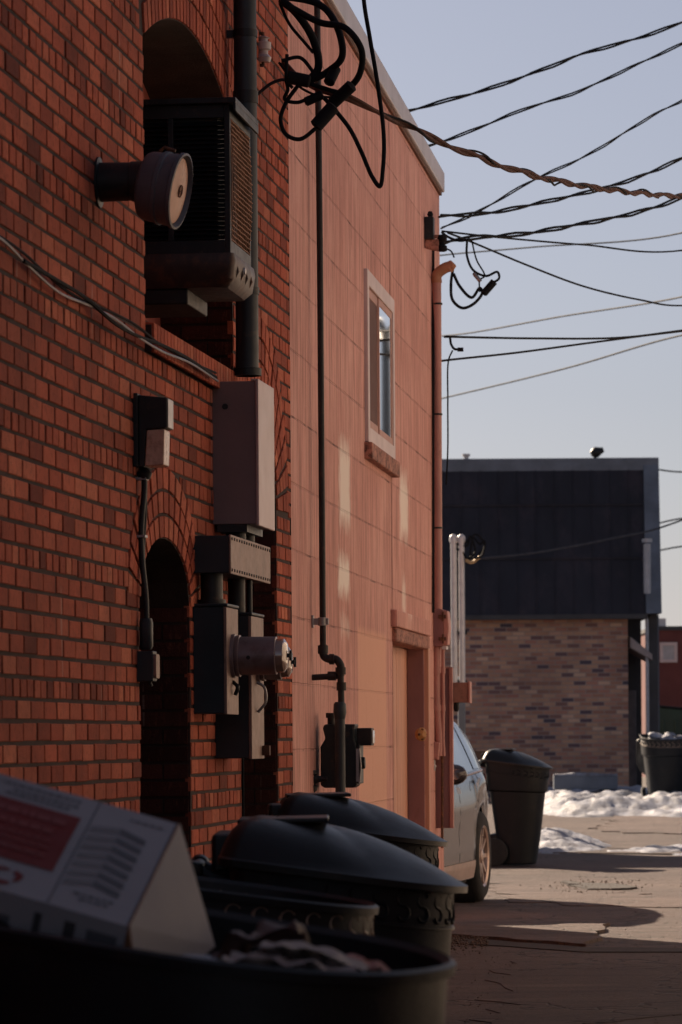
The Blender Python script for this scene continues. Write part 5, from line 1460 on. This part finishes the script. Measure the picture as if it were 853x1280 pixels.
# ------------------------------------------------------------------ far building: brick with a big dark steep roof
def fbrick_mat():
    n = N('mottled_tan_brick')
    tc = n.new('ShaderNodeTexCoord'); sp = n.new('ShaderNodeSeparateXYZ'); n.link(tc.outputs['Object'], sp.inputs[0])
    cb = n.new('ShaderNodeCombineXYZ'); n.link(n.math('ADD',sp.outputs['X'],sp.outputs['Y']), cb.inputs['X']); n.link(sp.outputs['Z'], cb.inputs['Y'])
    br = n.new('ShaderNodeTexBrick'); n.link(cb.outputs[0], br.inputs['Vector'])
    br.inputs['Scale'].default_value = 1; br.inputs['Mortar Size'].default_value = .008; br.inputs['Brick Width'].default_value = .235; br.inputs['Row Height'].default_value = .080
    br.inputs['Bias'].default_value = 0; br.inputs['Color1'].default_value = (0,0,0,1); br.inputs['Color2'].default_value = (1,1,1,1); br.inputs['Mortar'].default_value = (.5,.5,.5,1)
    c = n.ramp(br.outputs['Color'], [(0,(.08,.07,.10)),(.10,(.20,.11,.11)),(.3,(.42,.22,.15)),(.6,(.58,.36,.24)),(.85,(.44,.20,.15)),(1,(.70,.48,.34))])
    c = n.mix(br.outputs['Fac'], c, (.36,.30,.27))
    v = n.coord(); c = n.mix(n.math('MULTIPLY', n.ramp(n.noise(v,.6,5),[(.35,1),(.6,0)]), .4), c, (.10,.07,.07))
    n.col(c); n.b.inputs['Roughness'].default_value = .9
    n.bump(n.math('MULTIPLY', br.outputs['Fac'], -1.0), .5, .01); return n.mat
FB = fbrick_mat()
ROOFM = simple('dark_rolled_roofing', (.022,.022,.032), .8, var=.35, scale=.8, bump=.3, bs=6, stretch=(1,1,.3), dirt=(.045,.035,.045), dirt_amt=.6)
TRIM = simple('blue_grey_trim', (.15,.175,.215), .6, var=.3, scale=2)
DGREY = simple('dark_grey_siding', (.055,.055,.06), .7, var=.3, scale=2)
ZF = 74.0
def FP(px,py,Z=ZF): return P(px,py,Z)
fbld = Thing('far_brick_building', 'low tan brick building with a big steep dark roof closing the alley', 'building', WORLD, (FP(680,970).x, ZF, 0))
xl, xb = FP(520,800).x, FP(785,800).x; ze = FP(680,768).z
m = M(); m.box((xl,ZF,-.1),(xb,ZF+12,ze+.05)); fbld.part('wall', m, FB)
xr = FP(826,800).x
m = M(); m.box((xb+.001,ZF+1.6,-.1),(xr-.25,ZF+12,ze)); fbld.part('side_wall', m, DGREY)
# roof: steep plane leaning back
zt2 = FP(680,577,ZF+1.2).z; xt0 = FP(500,575,ZF+1.2).x; xt1 = FP(822,575,ZF+1.2).x
xe0, xe1 = FP(500,768,ZF-.35).x, FP(826,768,ZF-.35).x
m = M(); d0 = ZF-.35; d1_ = ZF+1.2
zE = FP(680,768,ZF-.35).z
def rp_(f,g,o=0):   # f across 0..1, g up 0..1, o = standing off the plane
    x = (xe0+(xe1-xe0)*f)*(1-g)+(xt0+(xt1-xt0)*f)*g
    return (x, d0+(d1_-d0)*g - o, zE+(zt2-zE)*g)
m.add([rp_(0,0),rp_(1,0),rp_(1,1),rp_(0,1),(xe0,ZF+13,zE),(xe1,ZF+13,zE),(xt1,ZF+13,zt2),(xt0,ZF+13,zt2)],[(0,1,2,3),(0,1,5,4),(3,2,6,7),(1,2,6,5),(0,3,7,4),(4,5,6,7)])
rf = fbld.part('roof', m, ROOFM)
m = M()
for k in range(14):
    f = .02+k*.072; 
    a,b,c,d = rp_(f,0,.0),rp_(f+.004,0,.0),rp_(f+.004,.985,.0),rp_(f,.985,.0)
    a2,b2,c2,d2_ = rp_(f,0,.014),rp_(f+.004,0,.014),rp_(f+.004,.985,.014),rp_(f,.985,.014)
    m.add([a,b,c,d,a2,b2,c2,d2_],[(4,5,6,7),(0,1,5,4),(2,3,7,6),(1,2,6,5),(0,3,7,4)])
fbld.part('roof_batten', m, ROOFM, parent=rf)
m = M()
for g in (.36,.71): 
    a,b = rp_(0,g,.0),rp_(1,g,.0); m.box((a[0],a[1]-.03,a[2]-.02),(b[0]-.3,a[1]+.05,a[2]+.02))
fbld.part('roof_seam', m, ROOFM, parent=rf)
a,b = rp_(0,1),rp_(1,1)
m = M(); m.box((a[0],a[1]-.10,a[2]-.20),(b[0]+.02,a[1]+.2,a[2]+.06)); fbld.part('ridge_cap', m, TRIM, parent=rf, bevel=.02)
m = M(); b0,b1 = rp_(1,0), rp_(1,.98)
vs = [(b0[0]-.28,b0[1]-.06,b0[2]),(b0[0]+.02,b0[1]-.06,b0[2]),(b1[0]+.02,b1[1]-.06,b1[2]),(b1[0]-.28,b1[1]-.06,b1[2])]
vs += [(x,y+.12,z) for x,y,z in vs]
m.add(vs,[(0,1,2,3),(4,5,6,7),(0,1,5,4),(2,3,7,6),(1,2,6,5),(0,3,7,4)]); fbld.part('rake_board', m, TRIM, parent=rf, bevel=.01)
m = M(); m.box((xe0,d0-.02,zE-.10),(xe1-.25,d0+.10,zE-.002)); fbld.part('eaves_board', m, DGREY, bevel=.01)
# side: post, downspout, awning, door
m = M(); m.box((FP(812,800).x,ZF+.1,0),(FP(823,800).x,ZF+.35,ze)); fbld.part('post', m, DGREY, bevel=.01)
m = M(); a = FP(809,700,ZF-.5); m.tube([(a.x,ZF-.5,FP(809,742,ZF-.5).z),(a.x,ZF-.5,FP(809,680,ZF-.5).z)], .07, 12); m.tube([(a.x+.02,ZF-.1,.3),(a.x+.02,ZF-.1,ze-.1)], .035, 10); m.lathe([(0,.10),(.07,.10)], (a.x,ZF-.5,FP(809,678,ZF-.5).z),(0,0,1),12); fbld.part('downpipe', m, simple('pale_blue_pipe',(.42,.44,.48),.5,.2,var=.2))
m = M(); a,b = FP(786,800,ZF+.3),FP(813,826,ZF+.3); m.prism([(a.x,a.z+.05),(b.x,b.z+.12),(b.x,b.z),(a.x,a.z-.16)], ZF-.2, ZF+1.5); fbld.part('awning', m, simple('dusty_awning',(.32,.27,.26),.8,var=.3,scale=3), bevel=.01)
m = M(); m.box((FP(791,880).x,ZF+1.5,0),(FP(803,880).x,ZF+1.599,2.15)); fbld.part('door', m, simple('grey_door',(.17,.15,.155),.6), bevel=.01)
m = M(); m.box((FP(811,880).x+.18,ZF+.9,0),(FP(823,880).x+.1,ZF+1.1,ze)); fbld.part('corner_board', m, TRIM)
# lamp on the ridge
q = rp_(.72,1)
vx = FP(744,565,ZF+1.2)
th = Thing('ridge_vent_lamp', 'small dark floodlight standing on the ridge of the far roof', 'lamp', WORLD, (vx.x,vx.y,zt2))
m = M(); m.tube([(vx.x,vx.y,zt2),(vx.x,vx.y,zt2+.16)], .03, 8); th.part('stem', m, DARKMET)
m = M(); m.lathe([(0,.05),(.06,.10),(.12,.11),(.20,.07),(.26,.05)], (vx.x-.08,vx.y,zt2+.14),(1,0,.35),12); th.part('lamp_head', m, DARKMET)
for (px,w__,h__,lab) in ((583,.22,.10,'small pale pipe stub on the far ridge near the pink corner'),):
    q = FP(px,577,ZF+1.2); m = M(); m.lathe([(0,.05),(h__,.05),(h__+.02,.08),(h__+.06,.08)], (q.x,q.y,zt2),(0,0,1),10); solo('roof_vent', lab, 'roof vent', m, PALEPIPE, WORLD, (q.x,q.y,zt2))

# dashed-looking far cable across the roof + wires at far right
m = M(); m.tube(cat_rom([P(600,698,60),P(660,692,62),P(720,682,64),P(770,672,66),P(810,664,68),P(880,640,75)]), .018, 5); solo('roof_cable', 'pale cable hanging in front of the far dark roof', 'cable', m, simple('pale_cable',(.07,.07,.08),.9,spec=.1))
for i,(y0,y1,lab) in enumerate(((586,590,'highest thin wire in the gap right of the far roof'),(656,648,'thin wire in the gap at the height of the far roof middle'),(690,683,'thin wire low in the gap right of the far roof'))):
    m = M(); m.tube(cat_rom([P(815,y0,90),P(853,y1,92),P(1000,y1-10,100)]), .02, 5); solo('far_wire', lab, 'wire', m, DULLCABLE, group='thin wires beyond the far roof')

# conduit masts on a steel post
Zm = 46.0
gp = P(578,900,Zm)
th = Thing('meter_post', 'blue grey steel post carrying two pale conduit masts with looped wires', 'post', WORLD, (gp.x,Zm,0))
m = M(); a,b = P(573,880,Zm),P(582,880,Zm); m.box((a.x,Zm,-.05),(b.x,Zm+.1,P(578,845,Zm).z)); th.part('post', m, TRIM, bevel=.01)
for px,top in ((567,676),(577,676)):
    m = M(); a = P(px,top,Zm-.1); m.tube([(a.x,a.y,P(px,860,Zm-.1).z),(a.x,a.y,a.z)], .036, 14); mm = th.part('mast', m, PALEPIPE)
    m = M(); m.lathe([(-.02,.045),(.03,.05),(.06,.04),(.08,.015)], a, (0,0,1), 14); th.part('mast_cap', m, PALEPIPE, parent=mm)
m = M()
for y in (790,852): a,b = P(563,y,Zm-.06),P(584,y,Zm-.06); m.box((a.x,Zm-.09,b.z-.03),(b.x,Zm-.001,a.z+.02))
th.part('strut', m, DARKMET)
m = M()
for pts_ in (((570,685),(578,690),(586,700),(592,672),(600,680),(606,676),(602,695),(590,698)),((570,680),(584,682),(588,670),(594,690),(586,698)),((580,680),(596,668),(606,682),(598,694))):
    m.tube(cat_rom([P(x,y,Zm-.1-.02*i) for i,(x,y) in enumerate(pts_)]), .014, 6)
th.part('wire_loop', m, CABLE)
m = M(); m.tube(cat_rom([P(x,y,Zm-.15) for x,y in ((582,700),(590,703),(600,696))]), .02, 8); th.part('wire_clamp', m, simple('brass_clamp',(.5,.36,.2),.5,.3))

# far red brick building, window, dumpster
ZR = 112.0
rbld = Thing('red_brick_building', 'distant red brick building with a pale window at the right edge', 'building', WORLD, (P(850,900,ZR).x,ZR,0))
a = P(818,788,ZR); b = P(990,788,ZR)
m = M(); m.box((a.x,ZR,-.1),(b.x,ZR+10,a.z)); rbld.part('wall', m, simple('far_red_brick',(.15,.045,.04),.9,var=.3,scale=1.2))
m = M(); m.box((a.x-.05,ZR-.05,a.z),(b.x+.05,ZR+10,a.z+.12)); rbld.part('parapet', m, DGREY)
m = M(); c,d = P(825,803,ZR-.03),P(847,828,ZR-.03); frame_rect(m,c.x,d.x,d.z,c.z,.09,ZR-.06,ZR-.002); wn = rbld.part('window', m, WHITEFR, bevel=.01)
m = M(); m.box((c.x+.09,ZR-.03,d.z+.09),(d.x-.09,ZR-.02,c.z-.09)); rbld.part('pane', m, simple('pale_blind',(.45,.42,.43),.4,var=.3,scale=4), parent=wn)
m = M(); c = P(820,781,ZR+.5); m.box((c.x,ZR+.3,a.z+.12),(c.x+.28,ZR+.7,a.z+.36)); solo('roof_box', 'small white box on the roof edge of the distant red building', 'roof unit', m, PALEPIPE, WORLD, (c.x,ZR+.5,a.z+.12), bevel=.01)
Zd = 92.0
a,b = P(822,884,Zd),P(842,925,Zd)
GRN = simple('dark_green_steel',(.02,.05,.035),.5,.1,var=.3,scale=3)
th = Thing('green_dumpster', 'dark green dumpster in front of the distant red brick building', 'dumpster', WORLD, (a.x,Zd,0))
m = M(); m.prism([(a.x,.15),(a.x+1.5,.15),(a.x+1.5,a.z-.15),(a.x,a.z)], Zd, Zd+1.4); 
for k in range(5): m.box((a.x+.1+.3*k,Zd-.05,.2),(a.x+.16+.3*k,Zd,a.z-.3))
th.part('body', m, GRN, bevel=.02)
m = M(); m.prism([(a.x-.03,a.z+.01),(a.x+1.53,a.z-.145),(a.x+1.53,a.z-.10),(a.x-.03,a.z+.06)], Zd-.04, Zd+1.45); th.part('lid', m, BLACKPL, bevel=.01)
for dx in (.15,1.3):
    m = M(); m.lathe([(-.03,.08),(.03,.08)], (a.x+dx,Zd+.15,.08),(0,1,0),14); th.part('wheel', m, TYRE)

# snow covered parking block before the far wall, second tarp-like scrap
q0_,q1_ = P(692,978,69.0),P(772,975,69.0)
th = Thing('parking_block', 'long grey kerb block capped with snow at the foot of the far wall', 'parking block', WORLD, (q0_.x,69,0))
m = M(); m.prism([(69-.13,.30),(69+.13,.30),(69+.1,.55),(69-.1,.55)], q0_.x, q1_.x, f=lambda p,y:(y,p[0],p[1])); th.part('block', m, TRIM, bevel=.02)
m = M(); nx = 30
rg = []
for i in range(nx+1):
    x = q0_.x+(q1_.x-q0_.x)*i/nx; h = .05+.03*fb(x,1,3)
    rg.append([(x,69-.11,.545),(x,69-.08,.545+h*.8),(x,69,.55+h),(x,69+.08,.545+h*.8),(x,69+.11,.545)])
m.loft(rg, close=True); th.part('snow_cap', m, SNOW)
# brown barrier seen between the car and the lone bin
a = P(604,938,48); b = P(636,946,48)
th = Thing('timber_rail', 'low brown timber rail seen between the parked car and the lone bin', 'rail', WORLD, (a.x,48,0))
m = M(); m.box((a.x-.3,48,b.z-.05),(b.x+.05,48.08,a.z)); th.part('rail', m, TIMB, bevel=.01)
for x in (a.x-.2,b.x-.05):
    m = M(); m.box((x,48.081,-.05),(x+.09,48.17,a.z)); th.part('post', m, TIMB, bevel=.01)

# ------------------------------------------------------------------ unseen right side of the alley: buildings added to bounce and block light
CREAM = simple('cream_bounce_render', (.78,.68,.58), .85, var=.12, scale=.7, bump=.2, bs=20)
ob = Thing('cream_bounce_building', 'long cream building added unseen on the right to bounce light onto the walls', 'building', WORLD, (7.6,34,0))  # added out of view to bounce warm sunlight onto the left walls
m = M(); m.box((7.6,12,-.1),(15,36,5.6)); ob.part('wall', m, CREAM)
m = M(); m.box((7.5,11.9,5.6),(15.1,36.1,5.8)); ob.part('coping', m, COPING, bevel=.02)
for k in range(3):
    y = 15+7*k
    m = M(); m.box((7.56,y,1.2),(7.598,y+1.4,2.9)); w_o = ob.part('window', m, WHITEFR, bevel=.01)
    m = M(); m.box((7.545,y+.08,1.28),(7.559,y+1.32,2.82)); ob.part('pane', m, CARGLASS, parent=w_o)

db = Thing('dark_shading_building', 'tall dark building added unseen on the right to shade the near alley', 'building', WORLD, (4.4,2,0))  # added out of view to keep sky light off the near brick
m = M(); m.box((4.4,-14,-.1),(12,8.2,8.0)); db.part('wall', m, simple('dark_blocker_brick', (.05,.028,.022), .9, var=.3, scale=2))
m = M(); m.box((4.3,-14.1,8.0),(12.1,8.3,8.2)); db.part('coping', m, DGREY, bevel=.02)

# street lamp across the alley: it is what the window pane mirrors
pp = K.world(*( (K.hit(483,500,.01)[0]), .01, 3.4))
n_ = Vector((1,-K.t,0)).normalized(); d_ = (Vector((pp.x,pp.y,0))).normalized(); r_ = d_ - n_*2*d_.dot(n_)
lp = Vector((pp.x,pp.y,0)) + r_*30; LT = pp.y+30
hz = H + (HY-425)/FPX*LT
lt = Thing('street_lamp', 'tall dark street lamp with two curved arms, standing at the right of the alley', 'street lamp', WORLD, (lp.x,lp.y,0))
m = M(); m.tube([(lp.x,lp.y,0),(lp.x,lp.y,hz)], .09, 14, rs=[.11,.06]); lt.part('pole', m, DARKMET)
for sg in (-1,1):
    m = M(); m.tube(cat_rom([(lp.x,lp.y,hz-.2),(lp.x,lp.y+sg*.25,hz+.15),(lp.x,lp.y+sg*.8,hz+.2),(lp.x,lp.y+sg*1.2,hz)]), .045, 8); lt.part('arm', m, DARKMET)
    m = M(); m.lathe([(0,.08),(.08,.16),(.2,.20),(.24,.14),(.26,.02)], (lp.x,lp.y+sg*1.2,hz+.08),(0,0,-1),18); lt.part('lamp_head', m, DARKMET)
# garden shed behind the pink building: throws the band of shade across the sunny pavement
sh = Thing('small_shed', 'small timber shed behind the pink building', 'shed', WORLD, (-1.5,43,0))
m = M(); m.box((-4.0,41.6,-.05),(1.0,44.6,2.45)); sh.part('wall', m, TIMB)
m = M(); m.box((-4.15,41.45,2.45),(1.1,44.75,2.56)); sh.part('roof', m, DGREY, bevel=.01)
